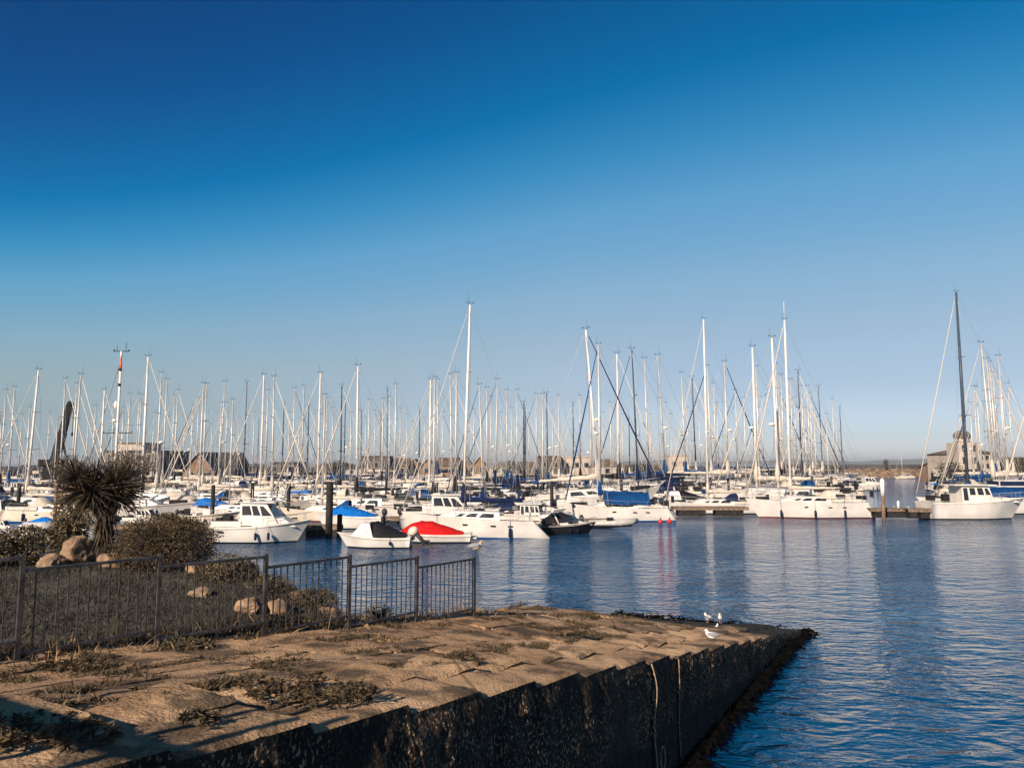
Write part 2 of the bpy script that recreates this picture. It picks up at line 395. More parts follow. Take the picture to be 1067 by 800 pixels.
for ci in range(len(tcs) - 1):
    t0, t1 = tcs[ci], tcs[ci + 1] - .02
    sx = -.4 + rnd.uniform(0, .5)
    while sx < S_END - .25:
        ln = rnd.choice((.75, 1.13, 1.13, 1.5)); s0 = sx; s1 = min(sx + ln - rnd.uniform(.015, .035), S_END - .05); sx += ln
        tm = (t0 + t1) / 2
        if t0 > t_left((s0 + s1) / 2) - .15: continue
        if rnd.random() < .06: continue
        a = rnd.uniform(-.012, .014); g1 = rnd.uniform(-.010, .035); g2 = rnd.uniform(-.014, .014); n1, n2 = max(8, int(ln / .08)), 9; V = []; F = []
        chip = [rnd.random() < .35 for _ in range(4)]
        te = min(t1, t_left((s0 + s1) / 2) + .05)
        for i in range(n1 + 1):
            for q in range(n2 + 1):
                u = i / n1; v = q / n2; ss = lerp(s0, s1, u); t = lerp(t0, te, v)
                for ch, (cu, cv) in zip(chip, ((0, 0), (1, 0), (0, 1), (1, 1))):    # knocked-off corners
                    if ch and i in (0, n1) and q in (0, n2) and u == cu and v == cv: ss += (.07 if cu == 0 else -.07); t += (.05 if cv == 0 else -.05)
                if i in (0, n1): ss += .012 * noise.noise(Vector((t * 9, ss, 3)))
                if q in (0, n2): t += .012 * noise.noise(Vector((ss * 9, t, 6)))
                d = d_ramp(ss, t) - .005 + a - g1 * (u - .5) * 1.1 + g2 * (v - .5) + nz2(ss, t, .006, 7) + nz2(ss, t, .016, .7)
                if i in (0, n1) or q in (0, n2): d += .010 + .008 * noise.noise(Vector((ss * 14, t * 14, 1)))
                if ss > S_END - .6: d += (ss - S_END + .6) * .3
                p = xy(ss, t); V.append((p.x, p.y, EYE - d))
        W = n2 + 1
        for i in range(n1):
            for q in range(n2): b = i * W + q; F.append((b, b + W, b + W + 1, b + 1))
        ring = [q for q in range(W)] + [i * W + n2 for i in range(1, n1 + 1)] + [n1 * W + q for q in range(n2 - 1, -1, -1)] + [i * W for i in range(n1 - 1, 0, -1)]
        o = len(V)
        for r_ in ring: x, y, z = V[r_]; V.append((x, y, z - .14))
        for r_ in range(len(ring)): r2 = (r_ + 1) % len(ring); F.append((ring[r_], ring[r2], o + r2, o + r_))
        mb.add(V, F)
mb.build('slab_surface', M_slab, slip)
# wall face, broken into panels
def top_d(s):
    for k in range(-3, 19):
        s0, s1, da, db = tread(k)
        if s0 <= s < s1: return lerp(da, db, (s - s0) / (s1 - s0))
    return d_wall(s)
cuts = [-.3, 11.15, 12.45, 17.6, S_END]
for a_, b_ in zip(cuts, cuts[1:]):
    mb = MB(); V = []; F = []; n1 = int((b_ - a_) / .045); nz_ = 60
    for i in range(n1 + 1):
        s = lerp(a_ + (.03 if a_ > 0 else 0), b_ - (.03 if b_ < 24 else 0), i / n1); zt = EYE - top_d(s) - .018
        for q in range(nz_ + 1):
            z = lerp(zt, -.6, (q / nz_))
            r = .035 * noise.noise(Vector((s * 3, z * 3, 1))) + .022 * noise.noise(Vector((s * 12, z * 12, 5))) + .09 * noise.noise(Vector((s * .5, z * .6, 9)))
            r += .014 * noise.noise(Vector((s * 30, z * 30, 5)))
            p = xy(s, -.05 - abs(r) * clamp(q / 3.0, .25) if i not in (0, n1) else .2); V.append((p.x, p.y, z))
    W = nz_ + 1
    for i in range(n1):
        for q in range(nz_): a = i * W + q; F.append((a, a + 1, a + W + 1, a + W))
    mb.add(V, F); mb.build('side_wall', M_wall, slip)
mb = MB(); a = xy(-.3, .25); b = xy(S_END, .25)   # core behind the joints, so that they read dark
mb.add([(a.x, a.y, -.6), (b.x, b.y, -.6), (b.x, b.y, EYE - d_wall(S_END) - .4), (a.x, a.y, EYE - d_wall(0) - .4)], [(0, 1, 2, 3)])
mb.build('wall_core', M_pileD, slip)
# hanging rope and loop, standing in for the wall joint's sunlit edge
mb = MB(); pts = []
for i in range(22):
    u = i / 21; s = 11.17 + .10 * math.sin(u * 5) - .05 + u * .22; z = EYE - top_d(11.1) - .03 - u * 1.75; p = xy(s, -.09 - .03 * math.sin(u * 9)); pts.append((p.x, p.y, z))
mb.tube(pts, .009, 6)
pts = []
for i in range(13):
    an = PI * 2 * i / 12; p = xy(11.47 + .10 * math.sin(an), -.12); pts.append((p.x, p.y, EYE - top_d(11.1) - 1.45 - .17 * math.cos(an)))
mb.tube(pts, .008, 6)
o = mb.build('sunlit_joint_edge', mat('strand', (.34, .24, .16), .9, .2, 20)); tag(o, 'thin pale rope hanging down the joint in the slipway wall', 'strand')
mb = MB(); pts = []
for i in range(8):
    u = i / 7; p = xy(12.44 + .03 * math.sin(u * 7), -.08); pts.append((p.x, p.y, EYE - top_d(12.4) - .05 - u * 1.5))
mb.tube(pts, .009, 5); o = mb.build('thin_pipe', mat('pipe_rust', (.2, .14, .09), .8, .3, 12)); tag(o, 'thin rusty pipe running down the slipway wall right of the rope', 'pipe')

# seaweed fringe at the wall foot
mb = MB()
def strap(x, y, z, L, w, a):
    V = []; F = []; d = Vector((math.cos(a), math.sin(a), 0)); n = Vector((-d.y, d.x, 0)); p = Vector((x, y, z)); k = rnd.uniform(0, 9)
    for i in range(5):
        u = i / 4; ww = w * (.5 + math.sin(u * 2.6)) * .6; h = Vector((0, 0, .03 * math.sin(u * 5 + k) + .02 * rnd.random())); V += [p + n * ww + h, p - n * ww * rnd.uniform(.7, 1.1) + h * rnd.uniform(-.5, 1)]; p = p + d * L / 4 + n * rnd.gauss(0, .03) + Vector((0, 0, -z * .25 * u))
    for i in range(4): F.append((2 * i, 2 * i + 1, 2 * i + 3, 2 * i + 2))
    mb.add(V, F)
def fringe(s):
    return .05 + .12 * noise.noise(Vector((s * .9, 0, 0))) + .22 * max(0, noise.noise(Vector((s * 2.7, 4, 0)))) + .10 * noise.noise(Vector((s * 8, 9, 0)))
V = []; F = []; n = 420     # sloping weed-grown toe of the wall
for i in range(n + 1):
    s_ = lerp(4, S_END + .35, i / n)
    for q, (k, z) in enumerate(((0, .34), (.45, .14), (.8, .03), (1.0, -.05), (1.25, -.3))):
        t = -.02 - k * (.05 + 1.15 * fringe(s_)); p = xy(s_, t); V.append((p.x, p.y, (z if z < 0 or s_ < 22 else z * max(.15, 1 - (s_ - 22) / 2.2)) + .05 * noise.noise(Vector((s_ * 9, k * 6, 2))) + .03 * noise.noise(Vector((s_ * 27, k * 16, 2)))))
for i in range(n):
    for q in range(4): a = i * 5 + q; F.append((a, a + 1, a + 6, a + 5))
mb.add(V, F, 0, False)
V = []; F = []; n = 150
for i in range(n + 1):
    t_ = lerp(-.3, 5.9, i / n)
    for q, (k, z) in enumerate(((0, .08), (.4, .04), (.8, .0), (1.15, -.3))):
        p = xy(S_END - .1 + k * (.35 + .8 * fringe(t_ + 40)), t_); V.append((p.x, p.y, z + .05 * noise.noise(Vector((t_ * 9, k * 6, 2)))))
for i in range(n):
    for q in range(3): a = i * 4 + q; F.append((a, a + 1, a + 5, a + 4))
mb.add(V, F, 0, False)
for i in range(2600):
    s_ = rnd.uniform(5, 25.0); t = -rnd.uniform(.02, 1.25) * (.05 + 1.15 * fringe(s_)); p = xy(s_, t)
    strap(p.x, p.y, max(.02, .28 + t * .6) * (1 if s_ < 22.5 else .25), rnd.uniform(.1, .35), rnd.uniform(.015, .04), rnd.uniform(0, 2 * PI))
for i in range(700):
    s_ = S_END + abs(rnd.gauss(0, .4)) - .1; t = rnd.uniform(-.4, 5.9); p = xy(s_, t); strap(p.x, p.y, .05, rnd.uniform(.1, .35), rnd.uniform(.015, .04), rnd.uniform(0, 2 * PI))
o = mb.build('seaweed', mat('seaweed', (.0034, .0034, .0036), .95, .5, 9, .5, 30, spec=.0)); tag(o, 'black seaweed fringe along the waterline of the slipway', 'seaweed', kind='stuff')

# ------------------------------------------------------------------ lawn and bank
def earth_mat():
    m = mat('lawn_earth', (.060, .056, .030), .95, .3, 3, .8, 30, c2=(.030, .027, .018)); return m
V = []; F = []; mb = MB()
xs = [-60, -45, -34, -26, -21, -18] + [-16 + .22 * i for i in range(92)]; ys = [-2 + .24 * i for i in range(112)]
for y in ys:
    for x in xs:
        z, bd = lawn_z(x, y); s, t = st(x, y)
        if t < 5.2 and s < 3: z -= .0
        # keep beneath the slab where it overlaps
        if t < t_left(s) + .02: z = EYE - d_ramp(s, max(t, 0)) - .25 - max(0, (t_left(s) - t)) * .5
        if s > 16.5 or (x > -.6 and y > 16): z = min(z, EYE - 5.6)
        V.append((x, y, max(z, -1.2)))
W = len(xs)
for j in range(len(ys) - 1):
    for i in range(W - 1):
        cx_, cy_ = (xs[i] + xs[i + 1]) / 2, (ys[j] + ys[j + 1]) / 2; s, t = st(cx_, cy_)
        if t < 1.0: continue
        a = j * W + i; F.append((a, a + 1, a + W + 1, a + W))
mb.add(V, F, 0, True); o = mb.build('ground', earth_mat()); tag(o, 'dark grassy ground beside the slipway', kind='structure')

def leafmat(name, c, c2, rough=.6, scale=2.5, trans=.15):
    m = mat(name, c, rough, .3, scale, c2=c2, detail=5); b = m.node_tree.nodes['Principled BSDF']; b.inputs['Specular IOR Level'].default_value = .3
    return m
ML_grass = leafmat('grass_blades', (.036, .028, .018), (.012, .010, .008))
ML_dry = leafmat('dry_grass', (.34, .23, .12), (.14, .09, .045))
ML_bush = leafmat('bush_leaves', (.10, .064, .030), (.030, .021, .011), .6, 3.0)
ML_shrub = leafmat('shrub_leaves', (.12, .085, .040), (.04, .033, .016), .6, 3.0)
ML_palm = leafmat('palm_leaves', (.085, .062, .036), (.014, .012, .008), .4, 11.0)
ML_palmD = leafmat('palm_dead_leaves', (.075, .05, .028), (.02, .014, .008), .8, 9.0)
ML_weed = leafmat('weed_leaves', (.10, .068, .034), (.030, .022, .013), .6, 14.0)
M_bark = mat('bark', (.045, .032, .022), .95, .4, 6, 1.0, 14)

def blade(mb, p, d, L, w, bend=.3, mi=0, seg=2):
    """a tapering leaf blade from p in direction d"""
    d = Vector(d).normalized(); side = d.cross(Vector((rnd.uniform(-1, 1), rnd.uniform(-1, 1), rnd.uniform(-.3, 1)))).normalized()
    V = []; q = Vector(p); dd = d.copy()
    for i in range(seg + 1):
        u = i / seg; ww = w * (1 - u) ** .7 if u < 1 else 0
        if i < seg: V += [q + side * ww / 2, q - side * ww / 2]
        else: V += [q]
        dd = (dd + Vector((0, 0, -bend / seg))).normalized(); q = q + dd * L / seg
    F = [(2 * i, 2 * i + 1, 2 * i + 3, 2 * i + 2) for i in range(seg - 1)] + [(2 * seg - 2, 2 * seg - 1, 2 * seg)]
    mb.add(V, F, mi)
def leaf(mb, p, size, nrm=None, mi=0):
    a = Vector((rnd.gauss(0, 1), rnd.gauss(0, 1), rnd.gauss(0, 1))).normalized()
    if nrm is not None: a = (a + nrm * .9).normalized()
    b = a.cross(Vector((rnd.gauss(0, 1), rnd.gauss(0, 1), rnd.gauss(0, 1)))).normalized(); p = Vector(p)
    mb.add([p, p + a * size * .5 + b * size * .28, p + a * size, p + a * size * .5 - b * size * .28], [(0, 1, 2, 3)], mi)

# grass on the lawn and on the bank
mb = MB()
for i in range(80000):
    y = rnd.uniform(6.5, 18.6); x = rnd.uniform(-1.05, .08) * y * .75
    s, t = st(x, y)
    if t < t_left(s) - .02: continue
    z, bd = lawn_z(x, y)
    if z < .4: continue
    L = rnd.uniform(.04, .10) if bd < -.8 and t > 5.4 else rnd.uniform(.06, .24)
    if noise.noise(Vector((x * .8, y * .8, 3))) < -.25 and rnd.random() < .7: continue
    blade(mb, (x, y, z - .01), (rnd.gauss(0, .45), rnd.gauss(0, .45), 1), L, .009 + y * .0005, .4)
o = mb.build('grass', ML_grass); tag(o, 'short dark grass growing on the lawn behind the railing', 'grass', kind='stuff')
mb = MB()
for i in range(5200):
    k = rnd.random()
    s = rnd.uniform(2.5, 13.5); t = t_left(s) + rnd.gauss(0, .22)
    if noise.noise(Vector((s * 1.3, t, 3))) < -.05 and k < .8: continue
    p = xy(s, t); z = max(EYE - d_ramp(s, min(t, t_left(s))), lawn_z(p.x, p.y)[0] if t > t_left(s) else -9)
    blade(mb, (p.x, p.y, z - .02), (rnd.gauss(0, .5), rnd.gauss(0, .5), 1), rnd.uniform(.05, .3) * (.6 + .8 * (k > .9)), .013, .5)
o = mb.build('dry_grass', ML_dry); tag(o, 'straw coloured dry grass along the foot of the railing', 'grass', kind='stuff')

# low weeds rooted in the slab joints
mb = MB()
for i in range(46000):
    s = rnd.uniform(1, 22); r = rnd.random()
    if r < .30: t = 1.46 + rnd.gauss(0, .07)
    elif r < .9:
        if rnd.random() < .5: t = 1.46 + .95 * rnd.randint(1, 3) + rnd.gauss(0, .06)
        else:
            ct = rnd.randint(0, 3); t = 1.46 + .95 * (ct + rnd.random()); s = (math.floor(s / 1.9) - .37 * ct) * 1.9 + rnd.gauss(0, .06)
    else: t = rnd.uniform(1.5, 5)
    if t > t_left(s) or s < .5: continue
    if noise.noise(Vector((s * .9, t * 1.4, 8))) < -.06 + .12 * rnd.random(): continue
    if t < 1.5 and s > 15: continue
    p = xy(s, t); z = EYE - d_ramp(s, t)
    if z < .9: continue
    for _ in range(2): blade(mb, (p.x + rnd.gauss(0, .02), p.y + rnd.gauss(0, .02), z), (rnd.gauss(0, .8), rnd.gauss(0, .8), .8), rnd.uniform(.03, .10), .016, .5)
o = mb.build('weeds', ML_weed); tag(o, 'low weeds sprouting from the joints of the slipway slabs', 'weeds', kind='stuff')

def weed_clump(px, py, r, h, n, label, dry=False, stems=10):
    c = ground_at(px, py); root = empty('weed_plant', c); mb = MB(); sb = MB()
    for k in range(stems):
        a = rnd.uniform(0, 2 * PI); rr = r * math.sqrt(rnd.random()); x, y = rr * math.cos(a), rr * math.sin(a) * .8
        s, t = st(c.x + x, c.y + y); z = EYE - d_ramp(s, t) - c.z
        hh = h * rnd.uniform(.2, 1.0) * (1 - .5 * rr / r); lean = Vector((rnd.gauss(0, .3), rnd.gauss(0, .3), 1)).normalized()
        tip = Vector((x, y, z)) + lean * hh; sb.tube([(x, y, z - .02), tip], [.006, .003], 4)
        for q in range(int(n * 1.7 / stems)):
            u = rnd.random(); p = Vector((x, y, z)).lerp(tip, u); d = Vector((rnd.gauss(0, 1), rnd.gauss(0, 1), rnd.uniform(.1, .9)))
            blade(mb, p, d, rnd.uniform(.03, .075) * (1.2 - .5 * u), .013, .5)
    mb.add(sb.v, sb.f); mb.build('foliage', ML_dry if dry else ML_weed, root)
    tag(root, label, 'weed plant', 'leafy weeds growing on the slipway')
weed_clump(322, 722, .62, .20, 2200, 'widest leafy weed patch spreading over slabs below the second railing post', stems=110)
weed_clump(485, 690, .17, .2, 700, 'dense round dark weed near the middle of the slipway edge', stems=44)
weed_clump(545, 676, .38, .13, 800, 'long low weed strip right of the dense round weed', stems=70)
weed_clump(452, 694, .16, .10, 260, 'small low weed left of the dense round weed', stems=16)
weed_clump(180, 722, .30, .09, 700, 'ragged weed patch beside the railing shadow band', stems=30)
weed_clump(30, 764, .50, .14, 1500, 'large dark weed mass at the bottom left corner', stems=90)
weed_clump(80, 695, .42, .11, 900, 'scrubby weed patch at the foot of the leftmost railing post', stems=60)
weed_clump(210, 752, .16, .12, 300, 'small weed inside the barred shadow near the wall edge', stems=14)
weed_clump(400, 668, .22, .11, 400, 'tuft of dry weed by the third railing post foot', dry=True, stems=20)
weed_clump(632, 664, .3, .10, 300, 'thin line of weed on the lower slipway before the gulls', stems=22)

# railing of five stepped panels
PX = [(-5.38, 8.6, 1.01, 2.11), (-4.43, 9.84, 1.15, 2.22), (-3.43, 10.90, 1.27, 2.33), (-2.52, 12.14, 1.42, 2.46), (-1.61, 13.25, 1.57, 2.60), (-.70, 14.45, 1.73, 2.77)]
rail = empty('harbour_railing', (PX[0][0], PX[0][1], EYE - 2.11)); O = Vector(rail.location)
tag(rail, 'rusty grey metal railing stepping down beside the lawn towards the water', 'railing')
def L3(x, y, d): return Vector((x, y, EYE - d)) - O
pts_ = [(-6.45, 7.35, .88, 2.02)] + PX
for i, (x, y, dt, db) in enumerate(pts_):
    mb = MB(); mb.box((L3(x, y, (dt + db) / 2 + .04)), (.05, .05, db - dt + .12), rz=.87); mb.build('post', M_rail, rail)
for i in range(len(pts_) - 1):
    a = pts_[i]; b = pts_[i + 1]; dtop = b[2] + .02; dbot = dtop + .93 - .04
    A = Vector((a[0], a[1])); B = Vector((b[0], b[1])); u = (B - A).normalized(); A = A + u * .03; B = B - u * .03
    mb = MB(); mid = (A + B) / 2; ang = math.atan2(u.y, u.x); ln = (B - A).length
    mb.box(L3(mid.x, mid.y, dtop), (ln, .045, .035), rz=ang); mb.build('handrail', M_rail, rail)
    mb = MB(); mb.box(L3(mid.x, mid.y, dbot), (ln, .035, .03), rz=ang); mb.build('bottom_rail', M_rail, rail)
    nb = 13
    for k in range(1, nb):
        p = A.lerp(B, k / nb); mb = MB(); mb.box(L3(p.x, p.y, (dtop + dbot) / 2), (.014, .014, dbot - dtop - .03), rz=ang); mb.build('bar', M_rail, rail)

# railing behind the viewer on the quay (out of frame, its shadow falls over the slip)
s0 = -.45; zr = EYE - d_ramp(2.92, 1.5) + (2.92 - s0) * math.tan(SUN_EL)
qr = empty('quay_railing', (xy(s0, 0).x, xy(s0, 0).y, zr - 1.1)); O = Vector(qr.location)
tag(qr, 'heavy railing with tall posts across the top of the slipway', 'railing')
a = xy(s0, -.6); b = xy(s0, 9)
mb = MB(); mid = (a + b) / 2; ang = math.atan2(DT.y, DT.x)
mb.box(Vector((mid.x, mid.y, zr)) - O, (9.6, .07, .12), rz=ang); mb.build('top_rail', M_rail, qr)
mb = MB(); mb.box(Vector((mid.x, mid.y, zr - .62)) - O, (9.6, .05, .06), rz=ang); mb.build('lower_rail', M_rail, qr)
for tt in (.12, .5, 1.15, 1.75, 2.4, 3.2, 4.1, 4.9, 6.4, 7.9):
    p = xy(s0, tt); mb = MB(); big = tt in (.12, .5, 1.75, 3.2, 4.9)
    mb.box(Vector((p.x, p.y, zr - .5 + (.2 if big else 0))) - O, (.075 if big else .03, .075 if big else .03, 1.75 if big else 1.0), rz=ang); mb.build('post', M_rail, qr)
mb = MB(); c = xy(-3.2, 3); mb.box((c.x, c.y, 1.2), (16, 5.3, 4.3), rz=ang)
q = mb.build('quay', M_slab); tag(q, 'concrete quay at the head of the slipway', kind='structure')

# ------------------------------------------------------------------ rocks
M_rock = mat('rock', (.28, .18, .105), .9, .3, 4.2, 1.0, 14, c2=(.085, .058, .036), detail=8)
def rock(p, r, label, seed):
    bm = bmesh.new(); bmesh.ops.create_icosphere(bm, subdivisions=4, radius=1.0)
    rs = random.Random(int(seed * 100)); pls = [(Vector((rs.gauss(0, 1), rs.gauss(0, 1), rs.gauss(0, 1))).normalized(), rs.uniform(.62, .9)) for _ in range(16)]
    for v in bm.verts:
        for pn, pd in pls:
            e = v.co.dot(pn) - pd
            if e > 0: v.co -= pn * e * .93
        rad0 = v.co.length; n = v.co.normalized(); k = rad0 * 1.15 + .16 * noise.noise(n * 1.1 + Vector((seed, 0, 0))) + .2 * abs(noise.noise(n * 2.3 + Vector((0, seed, 0)))) + .04 * noise.noise(n * 7 + Vector((seed, 1, 0)))
        v.co = Vector((n.x * r[0], n.y * r[1], n.z * r[2])) * k * 1.1
    me = bpy.data.meshes.new('boulder'); bm.to_mesh(me); bm.free(); me.materials.append(M_rock)
    for f in me.polygons: f.use_smooth = False
    o = bpy.data.objects.new('boulder', me); col.objects.link(o); o.location = p; o.rotation_euler = (0, 0, seed); tag(o, label, 'rock', 'boulders on the bank')
def lawnp(px, Y):
    a, b = ray(px, 560); x = a * Y; return Vector((x, Y, lawn_z(x, Y)[0]))
for px, Y, r, lb, lift in [
    (57, 16.4, (.40, .30, .22), 'low rounded tan boulder at the left end of the shrubs', .08),
    (88, 17.0, (.42, .34, .44), 'tall pointed tan boulder just left of the spiky palm trunk', .18),
    (118, 16.5, (.30, .26, .28), 'rock wedged between palm trunk and round bush', .08),
    (24, 17.3, (.35, .3, .2), 'small rock half hidden under the left shrubs', .0),
    (211, 13.3, (.20, .18, .13), 'pale boulder behind the railing below the round bush', .05),
    (262, 12.6, (.26, .2, .17), 'large pale boulder behind the second railing panel', .1),
    (294, 12.9, (.22, .2, .22), 'upright brown boulder just right of the third post', .05),
    (345, 13.3, (.24, .2, .18), 'dark boulder at the water edge behind the third panel', .0),
    (372, 12.5, (.22, .18, .13), 'tan rock at the foot of the fourth railing post', .02),
    (203, 15.6, (.16, .12, .1), 'small white-topped stone under the round bush', .1),
    (318, 14.1, (.35, .3, .3), 'large shaded boulder low on the bank', -.05),
    (250, 15.5, (.4, .35, .25), 'mossy boulder on the bank crest behind the bush', .0)]:
    rock(lawnp(px, Y) + Vector((0, 0, lift - .04)), tuple(q * .86 for q in r), lb, px * .37)
for i in range(26):   # small loose stones along the verge
    s = rnd.uniform(3.5, 12.5); t = t_left(s) + rnd.uniform(-.25, .5); p = xy(s, t); z = max(lawn_z(p.x, p.y)[0], EYE - d_ramp(s, t) if t < t_left(s) else -9)
    mb = MB(); k = rnd.uniform(.03, .09); mb.ell((0, 0, 0), (k, k * rnd.uniform(.6, 1), k * .5), 7, 4)
    for j in range(len(mb.v)): v = Vector(mb.v[j]); mb.v[j] = tuple(v * (1 + .5 * noise.noise(v * 20 + Vector((i, 0, 0)))))
    o = mb.build('stone', M_rock); o.location = (p.x, p.y, z + k * .1); o.rotation_euler.z = rnd.uniform(0, 6)
    tag(o, 'small loose stone among the dry grass beside the railing', 'stone', 'loose stones along the railing foot')

# ------------------------------------------------------------------ spiky palm
def palm():
    base = lawnp(107, 17.1); base.z -= .05; root = empty('spiky_palm', base); tag(root, 'dark spiky-leaved palm tree with thick trunk standing on the lawn edge', 'tree')
    def P(px, py, dy=0.0): return at(px, py, 17.1 + dy) - base
    heads = [(P(96, 512), 1.1, 470), (P(119, 508, .2), 1.05, 420), (P(80, 497, -.2), .7, 120), (P(127, 522, .1), .72, 130)]
    tb = MB(); tb.tube([(0, 0, 0), P(109, 566), P(111, 545), P(112, 528), P(110, 515)], [.17, .14, .13, .13, .10], 10)
    tb.tube([P(111, 540), P(104, 524), P(96, 508)], [.10, .08, .06], 8); tb.tube([P(108, 545), P(90, 520), P(80, 497)], [.07, .05, .04], 8); tb.tube([P(111, 540), P(121, 530), P(127, 522)], [.07, .05, .04], 8)
    tb.build('trunk', M_bark, root)
    for (c, R_, n) in heads:
        mb = MB()
        for i in range(n):
            th = math.acos(rnd.uniform(-.75, 1)); ph = rnd.uniform(0, 2 * PI); d = Vector((math.sin(th) * math.cos(ph), math.sin(th) * math.sin(ph), math.cos(th)))
            L = R_ * rnd.uniform(.5, .92); blade(mb, c + d * .04, d, L, .036, .16 if d.z > 0 else .2, 0 if d.z > -.3 else 1, 4)
        mb.build('crown', [ML_palm, ML_palmD], root)
    mb = MB()   # hanging dead leaves round the stem
    for i in range(260):
        u = rnd.random(); c = P(lerp(109, 112, u), lerp(562, 512, u)); a = rnd.uniform(0, 2 * PI)
        blade(mb, c + Vector((.12 * math.cos(a), .12 * math.sin(a), 0)), (math.cos(a) * .35, math.sin(a) * .35, -1), rnd.uniform(.2, .5), .04, .1, 0, 2)
    mb.build('dead_leaves', ML_palmD, root)
palm()

# ------------------------------------------------------------------ bushes
def bush(center, r, n, name, label, m, size=.05, stem_n=14, cat='bush', group=None, gap=.0):
    root = empty(name, (center[0], center[1], center[2] - r[2] * .9)); O = Vector(root.location); c = Vector(center) - O
    mb = MB(); sd = rnd.uniform(0, 50)
    for i in range(n):
        d = Vector((rnd.gauss(0, 1), rnd.gauss(0, 1), rnd.gauss(0, 1))).normalized()
        k = 1 + .22 * noise.noise(d * 2.1 + Vector((sd, 0, 0))) + .14 * noise.noise(d * 5 + Vector((0, sd, 0)))
        rad = (rnd.random() ** .28) * k
        if rad > .55 and noise.noise(d * 6.5 * (.5 + rad) + Vector((sd, sd, 0))) < -.12 + gap: continue
        p = c + Vector((d.x * r[0], d.y * r[1], d.z * r[2])) * rad
        if p.z < 0: continue
        leaf(mb, p, size * rnd.uniform(.6, 1.3), d)
    mb.build('crown', m, root)
    for i in range(min(stem_n, 16)):
        sb = MB()
        d = Vector((rnd.gauss(0, 1), rnd.gauss(0, 1), abs(rnd.gauss(0, 1)) + .2)).normalized(); e = c + Vector((d.x * r[0], d.y * r[1], d.z * r[2])) * rnd.uniform(.8, 1.12)
        sb.tube([(rnd.gauss(0, .05), rnd.gauss(0, .05), -.1), c * .5 + e * .3, e], [.03, .018, .006], 5); sb.build('branch', M_bark, root)
    tag(root, label, cat, group)
def bp_(px, py, Y): return at(px, py, Y)
bush(bp_(172, 569, 16.3), (1.02, .9, .68), 46000, 'round_bush', 'broad round brown-green bush right of the spiky palm', ML_bush, .04, 40)
bush(bp_(30, 570, 17.0), (.75, .5, .45), 7000, 'low_shrub', 'ragged low shrub left of the tan boulders', ML_shrub, .06, 20, group='shrubs along the lawn edge')
bush(bp_(-20, 575, 16.5), (.7, .6, .5), 6000, 'low_shrub', 'shrub cut by the left edge of the view', ML_shrub, .06, 20, group='shrubs along the lawn edge')
bush(bp_(70, 556, 18.2), (.45, .4, .42), 4200, 'low_shrub', 'thin shrub behind the pointed boulder', ML_shrub, .06, 20, group='shrubs along the lawn edge', gap=.05)
bush(bp_(78, 530, 18.0), (.5, .4, .55), 5200, 'low_shrub', 'pale leafy shrub rising under the left side of the palm crown', leafmat('pale_leaves', (.20, .14, .075), (.07, .05, .028)), .055, 20, group='shrubs along the lawn edge', gap=.12)
bush(bp_(133, 490, 18.5), (.55, .4, .45), 2600, 'low_shrub', 'tall feathery branches behind the top right of the palm', ML_bush, .055, 20, group='shrubs along the lawn edge', gap=.12)
bush(bp_(70, 492, 18.5), (.4, .4, .4), 1800, 'low_shrub', 'feathery branches behind the top left of the palm', ML_bush, .055, 14, group='shrubs along the lawn edge', gap=.12)
bush(bp_(103, 575, 17.6), (.4, .3, .34), 2600, 'low_shrub', 'shrub behind the palm trunk', ML_shrub, .05, 12, group='shrubs along the lawn edge')
bush(bp_(238, 600, 14.8), (.55, .5, .42), 5600, 'bank_shrub', 'dark shrub on the bank right of the round bush', ML_shrub, .05, 16, group='shrubs on the water bank')
bush(bp_(283, 617, 14.2), (.45, .4, .30), 4200, 'bank_shrub', 'low dark shrub behind the third railing post', ML_shrub, .045, 16, group='shrubs on the water bank')
bush(bp_(328, 628, 13.6), (.42, .35, .26), 3600, 'bank_shrub', 'dark shrub at the water edge behind the third railing panel', ML_shrub, .045, 16, group='shrubs on the water bank')
bush(bp_(395, 640, 12.9), (.20, .2, .16), 900, 'bank_shrub', 'small wiry shrub between the fourth and fifth posts', ML_shrub, .04, 12, group='shrubs on the water bank', gap=.1)
bush(bp_(300, 648, 11.5), (.28, .14, .12), 900, 'bank_shrub', 'scrubby tuft at the foot of the third railing panel', ML_shrub, .04, 12, group='shrubs on the water bank', gap=.1)
bush(bp_(195, 672, 9.8), (.35, .16, .10), 1100, 'bank_shrub', 'scrubby tuft at the foot of the second railing post', ML_shrub, .04, 12, group='shrubs on the water bank', gap=.1)

